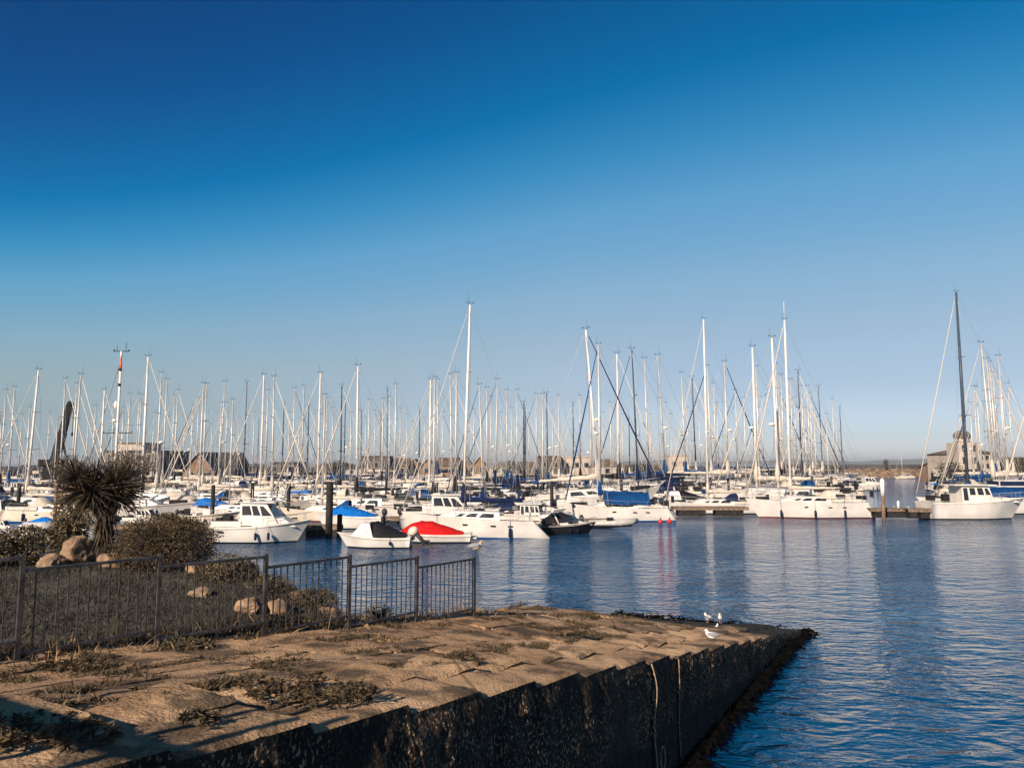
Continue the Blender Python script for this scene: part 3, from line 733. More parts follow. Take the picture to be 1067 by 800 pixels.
# ------------------------------------------------------------------ gulls
def gull(p, rz, label, s=1.0, sit=False, brown=False):
    root = empty('gull', p, rz); mb = MB(); z0 = .02 if sit else .13
    mb.ell((0, 0, z0 + .09), (.17, .10, .11), 12, 8, 0, Matrix.Rotation(R(-12), 3, 'Y'))
    mb.ell((.14, 0, z0 + .17), (.06, .05, .09), 10, 6, 0); mb.ell((.17, 0, z0 + .245), (.055, .042, .042), 10, 6, 0)
    mb.build('body', mat('bird_brown', (.36, .27, .2), .8, .3, 6) if brown else mat('gull_white', (.78, .75, .70), .7, .05), root)
    for sd in (-1, 1):
        mb = MB(); mb.ell((-.05, sd * .072, z0 + .12), (.20, .045, .075), 10, 6, 0, Matrix.Rotation(R(-6), 3, 'Y')); mb.tube([(-.2, sd * .04, z0 + .12), (-.3, sd * .015, z0 + .11)], [.03, .006], 5)
        mb.build('wing', mat('gull_grey', (.20, .20, .215), .7, .08), root)
    mb = MB(); mb.tube([(.215, 0, z0 + .24), (.275, 0, z0 + .225)], [.014, .004], 6); mb.build('beak', mat('gull_beak', (.6, .35, .05), .5, .1), root)
    if not sit:
        for sd in (-1, 1):
            mb = MB(); mb.tube([(.01, sd * .03, .08 + .05), (.01, sd * .035, 0)], .007, 5); mb.box((.03, sd * .035, .005), (.06, .04, .008)); mb.build('leg', mat('gull_leg', (.5, .25, .15), .6, .1), root)
    root.scale = (s, s, s); tag(root, label, 'gull', 'gulls resting by the slipway')
gull(ground_at(737.5, 648), R(118), 'white gull standing on the dark weed, left of a pair', .66)
gull(ground_at(750.5, 648), R(250), 'white gull standing on the dark weed, right of a pair', .7)
gull(ground_at(741.5, 665) , R(170), 'gull sitting on the slipway edge below the standing pair', .62, True)
gull(ground_at(747, 655), R(60), 'small gull crouched just behind the sitting gull', .42, True)
gull(onwater(496, 573) , R(-8), 'brown young gull floating in front of the red covered boat', 1.9, True, True)

# ------------------------------------------------------------------ boats (bow towards +x, waterline z = 0)
def hull(mb, L, B, fz, fz_b, rake=.9, transom=.0, fine=1.6, draft=.35, n=16, boot=.10, stern_w=.75, chine=False, vee=0.0, stripe=.0):
    """mi 0 topsides, 1 antifouling/boot, 2 stripe under the gunwale. returns (edge points) for deck"""
    rings = []
    for i in range(n + 1):
        u = i / n
        if u < .45: w = lerp(stern_w, 1, sm(u / .45))
        else: w = 1 - ((u - .45) / .55) ** fine
        w = max(w, .012) * B / 2; sh = lerp(fz, fz_b, u * u) - .06 * math.sin(PI * u)
        zs = [-draft * (1 - u ** 4 * .6), -draft * .55, 0.0, boot, sh * .45 + .02, sh * .86, sh * .90, sh]
        ks = [0, .62, .88, .92, .97, .995, 1.0, 1.0]
        if vee: ks = [0, .55, .80, .84, .93, .99, 1.0, 1.0]
        pts = []
        for z, k in zip(zs, ks):
            fl = 1 if u < .5 else lerp(1, .35 + .65 * clamp(z / max(sh, .01)), sm((u - .5) / .5))
            x = -L / 2 + L * u - rake * (1 - clamp(z / sh, -.4, 1)) * u ** 4 + transom * clamp(z / sh) * (1 - u) ** 6
            pts.append((x, w * k * fl, z))
        rings.append(pts)
    V = []; W = 8
    for side in (1, -1):
        for r in rings: V += [(x, y * side, z) for x, y, z in r]
    F = {0: [], 1: [], 2: []}; off = (n + 1) * W
    for si in (0, 1):
        for i in range(n):
            for q in range(W - 1):
                a = si * off + i * W + q; b = a + W; f = (a, b, b + 1, a + 1)
                if si == 0: f = f[::-1]
                mi = 1 if q < 3 else (2 if q == 5 and stripe else 0); F[mi].append(f)
    o0 = len(mb.v)
    for mi in (0, 1, 2):
        if mi == 0: mb.add(V, F[0], 0, True)
        else:
            mb.f += [tuple(i + o0 for i in f) for f in F[mi]]; mb.m += [mi] * len(F[mi]); mb.sm += [True] * len(F[mi])
    for q in range(W - 1):
        mb.f.append((o0 + q, o0 + q + 1, o0 + off + q + 1, o0 + off + q)); mb.m.append(1 if q < 3 else 0); mb.sm.append(False)
    return [(r[-1][0], r[-1][1], r[-1][2]) for r in rings]
def deck(mb, edge, drop=.04, camber=.06, inset=.03):
    V = []; F = []
    for x, y, z in edge: yy = max(y - inset, .002); V += [(x, -yy, z - drop), (x, 0, z - drop + camber * min(1, yy)), (x, yy, z - drop)]
    for i in range(len(edge) - 1):
        a = 3 * i; F += [(a, a + 3, a + 4, a + 1), (a + 1, a + 4, a + 5, a + 2)]
    mb.add(V, F, 0, True)
def house(mb, x0, x1, z0, z1, w0, w1, sf=.5, sb=.1, tw=.85, mi=0, crown=.05):
    """superstructure: x0 aft .. x1 forward, half width w0 aft and w1 forward, slopes sf/sb, top narrowed by tw"""
    T0, T1 = x0 + sb, x1 - sf; zc = z1 + crown
    V = [(x0, -w0, z0), (x1, -w1, z0), (x1, w1, z0), (x0, w0, z0), (T0, -w0 * tw, z1), (T1, -lerp(w0, w1, .7) * tw, z1), (T1, lerp(w0, w1, .7) * tw, z1), (T0, w0 * tw, z1), (T0 + .03, 0, zc), (T1 - .05, 0, zc)]
    F = [(0, 1, 5, 4), (2, 3, 7, 6), (1, 2, 6, 9, 5), (3, 0, 4, 8, 7), (4, 5, 9, 8), (8, 9, 6, 7)]
    mb.add(V, F, mi)
    c = [Vector(v) for v in V]
    def side(u, v, sgn, off=.012):
        a, b, t, q = (c[0], c[1], c[5], c[4]) if sgn < 0 else (c[3], c[2], c[6], c[7])
        p = a.lerp(b, u).lerp(q.lerp(t, u), v); return p + Vector((0, sgn * off, .0))
    def front(u, v, off=.014):
        return c[1].lerp(c[2], u).lerp(c[5].lerp(c[6], u), v) + Vector((off, 0, off * .5))
    return side, front
def pane(mb, fn, u0, u1, v0, v1, *a, skew=0.0, mi=0):
    P = [fn(u0, v0, *a), fn(u1, v0, *a), fn(u1 - skew, v1, *a), fn(u0 + skew * .3, v1, *a)]; mb.add(P, [(0, 1, 2, 3)], mi)
def canvas_cover(mb, pts, w, sag=.03, mi=0):
    """tent-like cover over a ridge line [(x,z)] falling to half-width w(x) at z_low"""
    fine = []
    for a_, b_ in zip(pts, pts[1:]):
        for q in range(5): fine.append(tuple(lerp(a_[m_], b_[m_], q / 5) for m_ in range(4)))
    pts = fine + [pts[-1]]; n = len(pts); V = []; F = []
    for i, (x, z, hw, zl) in enumerate(pts):
        wr = .035 * noise.noise(Vector((x * 3.1, z, 2))) - .03 * abs(math.sin(i * PI / 5)); z += wr; hw *= 1 + .04 * noise.noise(Vector((x * 5, 7, z))); zl += .05 * noise.noise(Vector((x * 4, 1, 1)))
        V += [(x, -hw, zl), (x, -hw * .62, lerp(zl, z, .62) - sag), (x, 0, z), (x, hw * .62, lerp(zl, z, .62) - sag), (x, hw, zl)]
    for i in range(n - 1):
        for q in range(4): a = 5 * i + q; F.append((a, a + 5, a + 6, a + 1))
    mb.add(V, F, mi, True); o = len(mb.v) - len(V)
    mb.f.append(tuple(o + q for q in range(5))[::-1]); mb.f.append(tuple(o + 5 * (n - 1) + q for q in range(5))); mb.m += [mi, mi]; mb.sm += [False, False]
def rails(mb, edge, z=.6, i0=0, i1=None, r=.014, step=2, sides=(1, -1)):
    i1 = len(edge) if i1 is None else i1
    for sd in sides:
        pts = [(x, sd * max(y - .05, 0), h + z) for x, y, h in edge[i0:i1]]; mb.tube(pts, r, 4, caps=False)
        if z > .45: mb.tube([(x, y, h - z * .5) for x, y, h in pts], r * .6, 3, caps=False)
        for k in range(0, len(pts), step): mb.tube([pts[k], (pts[k][0], pts[k][1], pts[k][2] - z)], r, 4, caps=False)

def yacht(L=10.0, H=13.5, B=3.2, m_hull=None, m_boot=None, m_stripe=None, m_cover=None, m_mast=None, m_furl=None, hood=None, radar=False, tarp=None, mr=.085, fenders=0, detail=True, fz=1.0, fzb=1.35, mastx=.08, transom=.7, wires=.013, fend_side=-1, furl_r=.075, furl=True):
    m_hull = m_hull or M_white; root = empty('sailing_yacht'); k = L / 10
    mb = MB(); edge = hull(mb, L, B, fz, fzb, 1.1 * k, transom, 1.7, .4, 16, .11, .68, stripe=1 if m_stripe else 0)
    mb.build('hull', [m_hull, m_boot or M_black, m_stripe or m_hull], root)
    mb = MB(); deck(mb, edge); mb.build('deck', M_deck, root)
    dz = fz
    mb = MB(); sd, fr = house(mb, -1.6 * k, 2.9 * k, dz - .08, dz + .50, B * .30, B * .20, 1.3 * k, .05, .82)
    cb = mb.build('coachroof', M_white, root)
    mb = MB()
    for s_ in (-1, 1):
        pane(mb, sd, .10, .34, .35, .8, s_, skew=.02); pane(mb, sd, .40, .58, .38, .78, s_, skew=.03)
        if detail: pane(mb, sd, .64, .74, .40, .74, s_, skew=.02)
    panes(mb, 'window', M_glass, cb)
    mb = MB(); mb.box((-2.9 * k, 0, dz + .06), (2.5 * k, B * .52, .34)); mb.box((-2.9 * k, B * .30, dz + .16), (2.7 * k, .12, .28)); mb.box((-2.9 * k, -B * .30, dz + .16), (2.7 * k, .12, .28)); mb.build('cockpit', M_deck, root)
    mx = (mastx) * L; zt = H
    mb = MB(); mb.tube([(mx, 0, dz + .35), (mx, 0, lerp(dz, zt, .5)), (mx, 0, zt)], [mr, mr, mr * .62], 8)
    mt = mb.build('mast', m_mast or M_alu, root)
    mb = MB()
    for f, w in (((.40, .85), (.68, .62)) if H > 11.5 else ((.55, .8),)):
        z = lerp(dz, zt, f)
        for s_ in (-1, 1): mb.tube([(mx, 0, z), (mx - .18, s_ * w * B * .36, z + .06)], [.035, .02], 4)
        mb.tube([(mx - .1, 0, z), (mx - .1, 0, z + .02)], .05, 4)
    mb.build('spreader', m_mast or M_alu, mt)
    mb = MB(); mb.tube([(mx, 0, zt), (mx + .05, 0, zt + .3)], .010, 4); mb.tube([(mx - .22, 0, zt + .12), (mx + .24, 0, zt + .14)], .009, 4); mb.ell((mx + .24, 0, zt + .19), (.05, .05, .04), 6, 4); mb.box((mx - .22, 0, zt + .17), (.10, .02, .08)); mb.tube([(mx + .12, 0, zt), (mx + .12, 0, zt + .8)], .009, 3)
    mb.build('masthead_gear', M_mastD, mt)
    mb = MB(); bz = dz + 1.15; bl = .40 * L; mb.tube([(mx, 0, bz), (mx - bl, 0, bz + .10)], .06, 8); mb.build('boom', m_mast or M_alu, root)
    if m_cover:
        mb = MB(); n = 9; V = []; F = []
        for i in range(n + 1):
            u = i / n; x = mx + .10 - (bl + .02) * u; h = lerp(.46, .17, u ** .7) + .035 * math.sin(i * 2.3); w = lerp(.17, .10, u)
            zb = bz - .07 + .1 * u
            for a in range(8):
                t = 2 * PI * a / 8; V.append((x, w * math.cos(t) * (1 + .12 * math.sin(3 * t + i)), zb + h / 2 + h / 2 * math.sin(t)))
        for i in range(n):
            for a in range(8): p = i * 8 + a; q = i * 8 + (a + 1) % 8; F.append((p, p + 8, q + 8, q))
        F += [tuple(range(8)), tuple(n * 8 + a for a in range(8))[::-1]]
        mb.add(V, F, 0, True); mb.tube([(mx + .02, 0, bz - .1), (mx + .02, 0, bz + .5), (mx + .02, 0, bz + 1.3)], [.17, .2, .09], 8)
        mb.build('sail_cover', m_cover, root)
    bowx = L / 2 - .12; fb = Vector((bowx, 0, fzb)); ft = Vector((mx + .05, 0, zt * (.99 if H > 12 else .93)))
    if furl:
        mb = MB(); mb.tube([fb + Vector((0, 0, .25)), fb.lerp(ft, .35), fb.lerp(ft, .97)], [furl_r * .9, furl_r, furl_r * .5], 6); mb.build('furled_sail', m_furl or M_creamC, root)
    mb = MB(); mb.tube([fb, ft], wires, 3, caps=False); mb.tube([(-L / 2 + .5 * transom, 0, fz), (mx, 0, zt)], wires, 3, caps=False)
    for s_ in (-1, 1):
        sp = (.40 if H > 11.5 else .55); z = lerp(dz, zt, sp); y = s_ * B * .36 * .85
        mb.tube([(mx - .15, s_ * B * .45, dz + .05), (mx - .15, y, z), (mx - .15, y * .7 if H > 11.5 else y, lerp(dz, zt, .68) if H > 11.5 else z), (mx, 0, zt - .1)], wires, 3, caps=False)
        mb.tube([(mx - .6, s_ * B * .44, dz + .05), (mx, 0, z)], wires, 3, caps=False); mb.tube([(mx + .5, s_ * B * .42, dz + .1), (mx, 0, z)], wires, 3, caps=False)
    mb.build('rigging', M_steel, root)
    mb = MB(); rails(mb, edge, .58, 1, len(edge), .013, 3); mb.build('guard_rail', M_steel, root)
    if hood:
        mb = MB(); x0 = -1.55 * k; n = 6; V = []; F = []
        for i in range(4):
            u = i / 3; x = x0 + .85 * k - 1.25 * k * u; top = dz + .48 + .62 * sm(u * 1.3); hw = B * .29
            for a in range(n + 1): t = PI * a / n; V.append((x, hw * math.cos(t), lerp(dz + .35, top, math.sin(t) ** .6)))
        for i in range(3):
            for a in range(n): p = i * (n + 1) + a; F.append((p, p + 1, p + n + 2, p + n + 1))
        mb.add(V, F, 0, True); mb.build('sprayhood', hood, root)
    if tarp:
        mb = MB(); x1 = mx - .3; pts = []
        for i in range(7):
            u = i / 6; pts.append((x1 - u * bl * 1.02, bz + .12 - .05 * math.sin(u * 9) + .1 * u, B * .36, bz - .85 + .06 * math.sin(u * 11)))
        canvas_cover(mb, pts, 0); mb.build('boom_tent', tarp, root)
    if radar:
        mb = MB(); z = lerp(dz, zt, .45); mb.ell((mx + .3, 0, z), (.24, .24, .12), 10, 5); mb.box((mx + .14, 0, z - .1), (.3, .08, .05)); mb.build('radar_dome', M_pvc, mt)
    gr_ = random.Random(int(L * 100 + H * 10 + (7 if m_cover else 0)))
    for nm, c_, d_ in (('life_raft', (-.40 * L, .25 * B, dz + .42), (.75, .45, .36)), ('solar_panel', (-.465 * L, -.2 * B, dz + .95), (.5, .8, .05)), ('deck_hatch', (.24 * L, 0, dz + .14), (.7, .5, .14)), ('sliding_hatch', (-.02 * L, .0, dz + .60), (.8, .6, .1)), ('rolled_dinghy', (.36 * L, .05, dz + .26), (1.1, .55, .34)), ('locker', (-.30 * L, -.25 * B, dz + .5), (.9, .35, .3)), ('outboard_bracket', (-.47 * L, .34 * B, dz + .75), (.22, .25, .5))):
        if gr_.random() < .72: mb = MB(); mb.box(c_, tuple(q * gr_.uniform(.85, 1.2) for q in d_), rz=gr_.uniform(-.15, .15)); mb.build(nm, M_rubber, root)
    mb = MB()
    for s_ in (-1, 1):
        for u in (.30, .38, .62): e = edge[int(u * 16)]; mb.box((e[0], s_ * e[1] * 1.0, e[2] * .70), (.34, .03, .10))
    panes(mb, 'portlight', M_glass, root, 8)
    if detail:
        mb = MB(); mb.tube([(-3.6 * k, 0, dz + .2), (-3.6 * k, 0, dz + .75)], .05, 6)
        pts = [(-3.72 * k, .42 * math.cos(a * PI / 6), dz + .85 + .42 * math.sin(a * PI / 6)) for a in range(13)]; mb.tube(pts, .018, 5, caps=False); mb.build('steering_wheel', M_steel, root)
    for i in range(fenders):
        u = .25 + .5 * i / max(1, fenders - 1); e = edge[int(u * 16)]
        mb = MB(); y = e[1] * fend_side * 1.02 + fend_side * .07; mb.tube([(e[0], y, .14), (e[0], y, .2), (e[0], y, .72), (e[0], y, .78)], [.04, .1, .1, .04], 8); mb.tube([(e[0], y, .75), (e[0], e[1] * fend_side, e[2] + .1)], .012, 4); mb.build('fender', M_navyC, root)
    root['L'] = L; root['B'] = B; root['H'] = H
    return root

def cruiser(L=7.0, B=2.7, style='hardtop', m_hull=None, m_boot=None, m_stripe=None, canvas=None, rail_=True, fz=1.0, fzb=1.35, outboard=True, m_cabin=None):
    root = empty('motor_boat'); k = L / 7; m_hull = m_hull or M_white; mc = m_cabin or M_white
    mb = MB(); edge = hull(mb, L, B, fz, fzb, 1.0 * k, -.1, 2.1, .3, 16, .09, .92, stripe=1 if m_stripe else 0, vee=1)
    mb.build('hull', [m_hull, m_boot or M_black, m_stripe or m_hull], root)
    mb = MB(); deck(mb, edge, .05, .1); mb.build('deck', M_deck if style != 'open' else M_nonskid, root)
    mb = MB(); n = len(edge)
    for s_ in (-1, 1): mb.tube([(x, s_ * (y + .01), z - .22 * (1 - (i / n)) ** .5 * .6) for i, (x, y, z) in enumerate(edge)], .03, 5, caps=False)
    mb.build('rubbing_strake', M_rubber if style in ('open',) else M_deck, root)
    dz = fz; glass = []
    if style == 'hardtop':
        mb = MB(); house(mb, -.4 * k, 2.6 * k, dz - .05, dz + .48, B * .40, B * .22, .9 * k, .05, .86); mb.build('fore_cabin', mc, root)
        mb = MB(); sd, fr = house(mb, -1.25 * k, 1.45 * k, dz + .05, dz + 1.42, B * .385, B * .33, .95 * k, -.10, .84); cb = mb.build('wheelhouse', mc, root)
        mb = MB()
        for s_ in (-1, 1):
            pane(mb, sd, .06, .36, .48, .90, s_, skew=.02); pane(mb, sd, .40, .62, .46, .90, s_, skew=.02); pane(mb, sd, .66, .96, .44, .88, s_, skew=.13)
        for a_, b_ in ((.05, .34), (.37, .63), (.66, .95)): pane(mb, fr, a_, b_, .40, .92)
        panes(mb, 'window', M_glass, cb)
        mb = MB(); mb.box((-.15 * k, 0, dz + 1.50), (2.5 * k, B * .70, .07)); mb.box((-1.0 * k, 0, dz + 1.56), (.5 * k, B * .5, .08)); mb.build('roof', mc, root)
        mb = MB(); mb.tube([(-.9 * k, .3, dz + 1.5), (-.95 * k, .3, dz + 2.3)], .014, 4); mb.tube([(-.4 * k, 0, dz + 1.5), (-.4 * k, 0, dz + 1.9)], .02, 5); mb.build('aerial', M_pvc, root)
        mb = MB(); mb.box((-2.3 * k, B * .38, dz + .16), (2.2 * k, .10, .34)); mb.box((-2.3 * k, -B * .38, dz + .16), (2.2 * k, .10, .34)); mb.box((-3.35 * k, 0, dz + .12), (.12, B * .8, .3)); mb.build('cockpit', mc, root)
        mb = MB()
        for s_ in (-1, 1): mb.box((-2.6 * k, s_ * (B * .5 + .0), dz * .72), (.38, .03, .10))
        panes(mb, 'vent', M_rubber, root, 8)
    elif style == 'fly':
        mb = MB(); sd, fr = house(mb, -2.2 * k, 2.0 * k, dz - .05, dz + 1.30, B * .42, B * .32, 1.1 * k, .1, .86); cb = mb.build('saloon', mc, root)
        mb = MB()
        for s_ in (-1, 1):
            pane(mb, sd, .06, .30, .45, .86, s_); pane(mb, sd, .33, .58, .45, .86, s_); pane(mb, sd, .61, .93, .45, .84, s_, skew=.12)
        for a_, b_ in ((.05, .48), (.52, .95)): pane(mb, fr, a_, b_, .35, .88)
        panes(mb, 'window', M_glass, cb)
        mb = MB(); mb.box((-.9 * k, 0, dz + 1.42), (3.9 * k, B * .84, .10)); house(mb, -1.9 * k, .7 * k, dz + 1.45, dz + 2.0, B * .36, B * .30, .5 * k, .0, .94); mb.build('flybridge', mc, root)
        mb = MB(); a = [(-1.9 * k, s_ * B * .36, dz + 1.9) for s_ in (-1, 1)]
        mb.tube([(-2.1 * k, -B * .38, dz + 1.45), (-2.5 * k, -B * .30, dz + 2.55), (-2.5 * k, B * .30, dz + 2.55), (-2.1 * k, B * .38, dz + 1.45)], .07, 6); mb.ell((-2.5 * k, 0, dz + 2.72), (.25, .25, .13), 10, 5); mb.tube([(-2.5 * k, .5, dz + 2.5), (-2.6 * k, .5, dz + 4.0)], .014, 4); mb.build('radar_arch', mc, root)
        if canvas:
            mb = MB()
            for s_ in (-1, 1): mb.box((-.6 * k, s_ * B * .375, dz + 1.72), (2.5 * k, .05, .42))
            mb.box((.75 * k, 0, dz + 1.72), (.06, B * .66, .4)); mb.build('dodger', canvas, root)
    elif style == 'sport':
        mb = MB(); sd, fr = house(mb, -1.2 * k, 3.0 * k, dz - .05, dz + .42, B * .42, B * .14, 1.8 * k, .0, .84); mb.build('foredeck', mc, root)
        mb = MB()
        for s_ in (-1, 1): pane(mb, sd, .30, .62, .3, .7, s_, skew=.1)
        panes(mb, 'window', M_glass, root)
        mb = MB(); V = [(.9 * k, -B * .36, dz + .36), (1.5 * k, 0, dz + .40), (.9 * k, B * .36, dz + .36), (.15 * k, -B * .31, dz + .95), (.55 * k, 0, dz + 1.0), (.15 * k, B * .31, dz + .95), (-.8 * k, -B * .38, dz + .36), (-.8 * k, B * .38, dz + .36), (-.7 * k, -B * .34, dz + .8), (-.7 * k, B * .34, dz + .8)]
        mb.add(V, [(0, 1, 4, 3), (1, 2, 5, 4), (6, 0, 3, 8), (2, 7, 9, 5)]); mb.build('windscreen', M_glass, root)
        mb = MB(); mb.tube([(-1.3 * k, -B * .43, dz), (-1.9 * k, -B * .36, dz + 1.25), (-1.9 * k, B * .36, dz + 1.25), (-1.3 * k, B * .43, dz)], .09, 6); mb.ell((-1.9 * k, 0, dz + 1.42), (.22, .22, .12), 8, 4); mb.build('radar_arch', mc, root)
        if canvas:
            mb = MB(); canvas_cover(mb, [(.3 * k, dz + 1.02, B * .34, dz + .5), (-.8 * k, dz + 1.35, B * .40, dz + .3), (-2.0 * k, dz + 1.25, B * .42, dz + .2), (-3.2 * k, dz + .55, B * .42, dz + .1)], 0); mb.build('canopy', canvas, root)
    elif style == 'cuddy':       # small day boat with a tarpaulin over its cockpit
        mb = MB(); sd, fr = house(mb, -.1 * k, 2.3 * k, dz - .05, dz + .85, B * .40, B * .20, 1.25 * k, .25, .84); cb = mb.build('cabin', mc, root)
        mb = MB()
        for s_ in (-1, 1): pane(mb, sd, .20, .46, .42, .86, s_, skew=.05)
        for a_, b_ in ((.06, .48), (.52, .94)): pane(mb, fr, a_, b_, .3, .8)
        panes(mb, 'window', M_glass, cb)
        if canvas:
            mb = MB(); canvas_cover(mb, [(.35 * k, dz + .93, B * .33, dz + .05), (-.4 * k, dz + .98, B * .42, dz + .02), (-1.6 * k, dz + .62, B * .44, dz - .02), (-3.1 * k, dz + .22, B * .43, dz - .03)], 0); mb.build('tarpaulin', canvas, root)
    elif style == 'covered':
        mb = MB(); canvas_cover(mb, [(2.3 * k, dz + .20, B * .28, dz + .10), (1.5 * k, dz + .62, B * .42, dz + .06), (.6 * k, dz + .80, B * .47, dz), (-.3 * k, dz + .74, B * .48, dz - .04), (-1.5 * k, dz + .46, B * .47, dz - .05), (-2.9 * k, dz + .12, B * .45, dz - .06)], 0); mb.build('tarpaulin', canvas or M_redC, root)
        mb = MB(); mb.box((-3.6 * k, 0, .30), (.7, B * .7, .08)); mb.build('swim_platform', M_deck, root)
    elif style == 'pilot':     # long low deck with an upright pilot house aft of midships
        mb = MB(); sd, fr = house(mb, .0, 2.9 * k, dz - .05, dz + .35, B * .38, B * .2, .8 * k, .0, .86); mb.build('fore_cabin', mc, root)
        mb = MB(); sd, fr = house(mb, -1.3 * k, .95 * k, dz - .02, dz + 1.35, B * .36, B * .33, .35 * k, -.0, .92); cb = mb.build('pilot_house', mc, root)
        mb = MB()
        for s_ in (-1, 1):
            pane(mb, sd, .05, .20, .12, .88, s_); pane(mb, sd, .27, .46, .45, .88, s_); pane(mb, sd, .54, .74, .45, .88, s_); pane(mb, sd, .80, .96, .45, .86, s_, skew=.04)
        for a_, b_ in ((.05, .34), (.37, .63), (.66, .95)): pane(mb, fr, a_, b_, .45, .9)
        panes(mb, 'window', M_glass, cb)
        mb = MB(); mb.box((-.4 * k, 0, dz + 1.42), (2.9 * k, B * .82, .09)); mb.build('roof', mc, root)
    elif style == 'open':
        mb = MB(); mb.box((-.2 * k, 0, dz + .25), (.8, .7, .6)); mb.add([(.2 * k, -.3, dz + .55), (.2 * k, .3, dz + .55), (.05 * k, .28, dz + .95), (.05 * k, -.28, dz + .95)], [(0, 1, 2, 3)]); mb.box((-1.3 * k, 0, dz + .08), (.4, B * .8, .2)); mb.box((1.4 * k, 0, dz + .05), (.4, B * .6, .12)); mb.build('console', mc, root)
    gr_ = random.Random(int(L * 100 + B * 31))
    if style not in ('covered', 'cuddy'):
        for nm, c_, d_ in (('locker', (-.40 * L, .2 * B, dz + .3), (.6, .5, .45)), ('seat', (-.33 * L, -.22 * B, dz + .38), (.5, .5, .6)), ('anchor_locker', (.33 * L, 0, fzb + .04), (.35, .2, .1)), ('fuel_can', (-.44 * L, -.1 * B, dz + .3), (.35, .3, .4))):
            mb = MB(); mb.box(c_, d_, rz=gr_.uniform(-.2, .2)); mb.build(nm, M_rubber, root)
    mb = MB(); fs_ = (.3, .5, .66) if style != 'covered' else (.4,)
    for u in fs_:
        e = edge[int(u * 16)]; s_ = gr_.choice((-1, 1)); mb = MB(); y = s_ * (e[1] * 1.0 + .08); mb.tube([(e[0], y, .22), (e[0], y, .28), (e[0], y, fz * .62), (e[0], y, fz * .66)], [.03, .085, .085, .03], 7); mb.tube([(e[0], y, fz * .64), (e[0], s_ * e[1], e[2] + .05)], .012, 4); mb.build('fender', M_navyC, root)
    if outboard:
        ob = MB(); x = -L / 2 - .18
        if style == 'cuddy':      # motor tilted up out of the water
            ob.ell((x + .02, 0, dz + .32), (.36, .24, .30), 10, 6, 1, Matrix.Rotation(R(35), 3, 'Y')); ob.tube([(x - .12, 0, dz + .2), (x - .55, 0, .45), (x - .95, 0, .25)], [.13, .12, .07], 7, 0)
            ob.box((x - .78, 0, .28), (.5, .05, .36)); 
            for a in range(3): ob.box((x - 1.02, .12 * math.cos(a * 2.1), .30 + .12 * math.sin(a * 2.1)), (.04, .12, .16))
            ob.box((x + .05, 0, .75), (.28, .3, .5)); ob.tube([(x - .1, -.5, .9), (x - .5, -.5, .5), (x - .6, -.5, .3)], [.1, .09, .05], 6)
        else:
            ob.ell((x, 0, dz + .28), (.24, .18, .32), 8, 6, 0); ob.tube([(x, 0, dz), (x, 0, -.3)], [.10, .07], 6)
        ob.build('outboard_motor', [M_outb, M_white2], root)
    if rail_:
        mb = MB(); rails(mb, edge, .45, 9, len(edge), .016, 2); mb.build('bow_rail', M_steel, root)
    root['L'] = L; root['B'] = B; root['H'] = 3
    return root
HERO = True
def panes(mb, name, m, parent, nv=4):
    if not HERO: return mb.build(name, m, parent)
    for c in range(0, len(mb.v), nv):
        q = MB(); q.v = mb.v[c:c + nv]; 
        for f, mi, sm_ in zip(mb.f, mb.m, mb.sm):
            if c <= f[0] < c + nv: q.f.append(tuple(i - c for i in f)); q.m.append(mi); q.sm.append(sm_)
        q.build(name, m, parent)
PLACED = []       # (x, y, halfL, halfB) keep-clear boxes
LOG = []
def put(root, px_l, px_r, Y, bow, label, cat, yaw=0.0, group=None, scale=None, roll=0.0):
    """stand a boat so that its ends come near px_l and px_r at depth Y"""
    xl = ray(px_l, 540)[0] * Y; xr = ray(px_r, 540)[0] * Y; L = root['L']; k_ = scale or (xr - xl) / L; q_ = 1 + k_ * root['B'] * .35 / Y; xl *= q_; xr *= q_
    k = scale or (xr - xl) / L / max(.5, math.cos(yaw)); root.scale = (k, k, k)
    root.location = ((xl + xr) / 2, Y + k * root['B'] / 2 * .7, 0); root.rotation_euler = (0, roll, yaw + (0 if bow == 'r' else PI))
    tag(root, label, cat, group); PLACED.append((root.location.x, root.location.y, k * L / 2 + .4, k * root['B'] / 2 + abs(math.sin(yaw)) * L * .3 + .3))
    return root

# --- the boats that can be made out one by one
put(cruiser(6.2, 2.6, 'hardtop', outboard=False, fz=1.05, fzb=1.45), 224, 324, 49.3, 'r', 'white hardtop motor cruiser with dark windows moored left of the black pile', 'motor boat')
put(cruiser(4.7, 1.95, 'cuddy', canvas=M_blackC, fz=.70, fzb=.98, rail_=False), 352, 428, 46.3, 'l', 'small white boat with black tarpaulin and tilted outboard motor', 'motor boat')
put(cruiser(5.2, 2.0, 'covered', canvas=M_redC, fz=.55, fzb=.75, rail_=False, outboard=False), 404, 490, 49.4, 'l', 'low white speedboat under a bright red cover', 'motor boat')
b_ = put(yacht(10.4, 16.2, 3.1, m_boot=M_blue, m_cover=M_navyC, m_mast=M_aluW, tarp=None, mr=.10, fenders=2, hood=None, furl_r=.035, fz=1.25, fzb=1.6, mastx=.085, transom=1.3, fend_side=1), 428, 563, 52.6, 'l', 'white yacht with blue waterline, navy boom cover and the tallest central mast', 'sailing yacht', scale=1.0, roll=-R(1.5))
put(cruiser(6.5, 2.5, 'pilot', outboard=False, m_stripe=M_wood, fz=1.2, fzb=1.65, canvas=M_blackC), 523, 590, 58, 'r', 'white wheelhouse boat with brown gunwale, stern to the blue-striped yacht', 'motor boat', yaw=-.25)
put(cruiser(6.4, 2.5, 'sport', m_hull=M_blackhull, outboard=False, canvas=M_blackC), 562, 622, 55.5, 'r', 'black-hulled motor boat with black canopy near the inflatable boat', 'motor boat', yaw=.12)
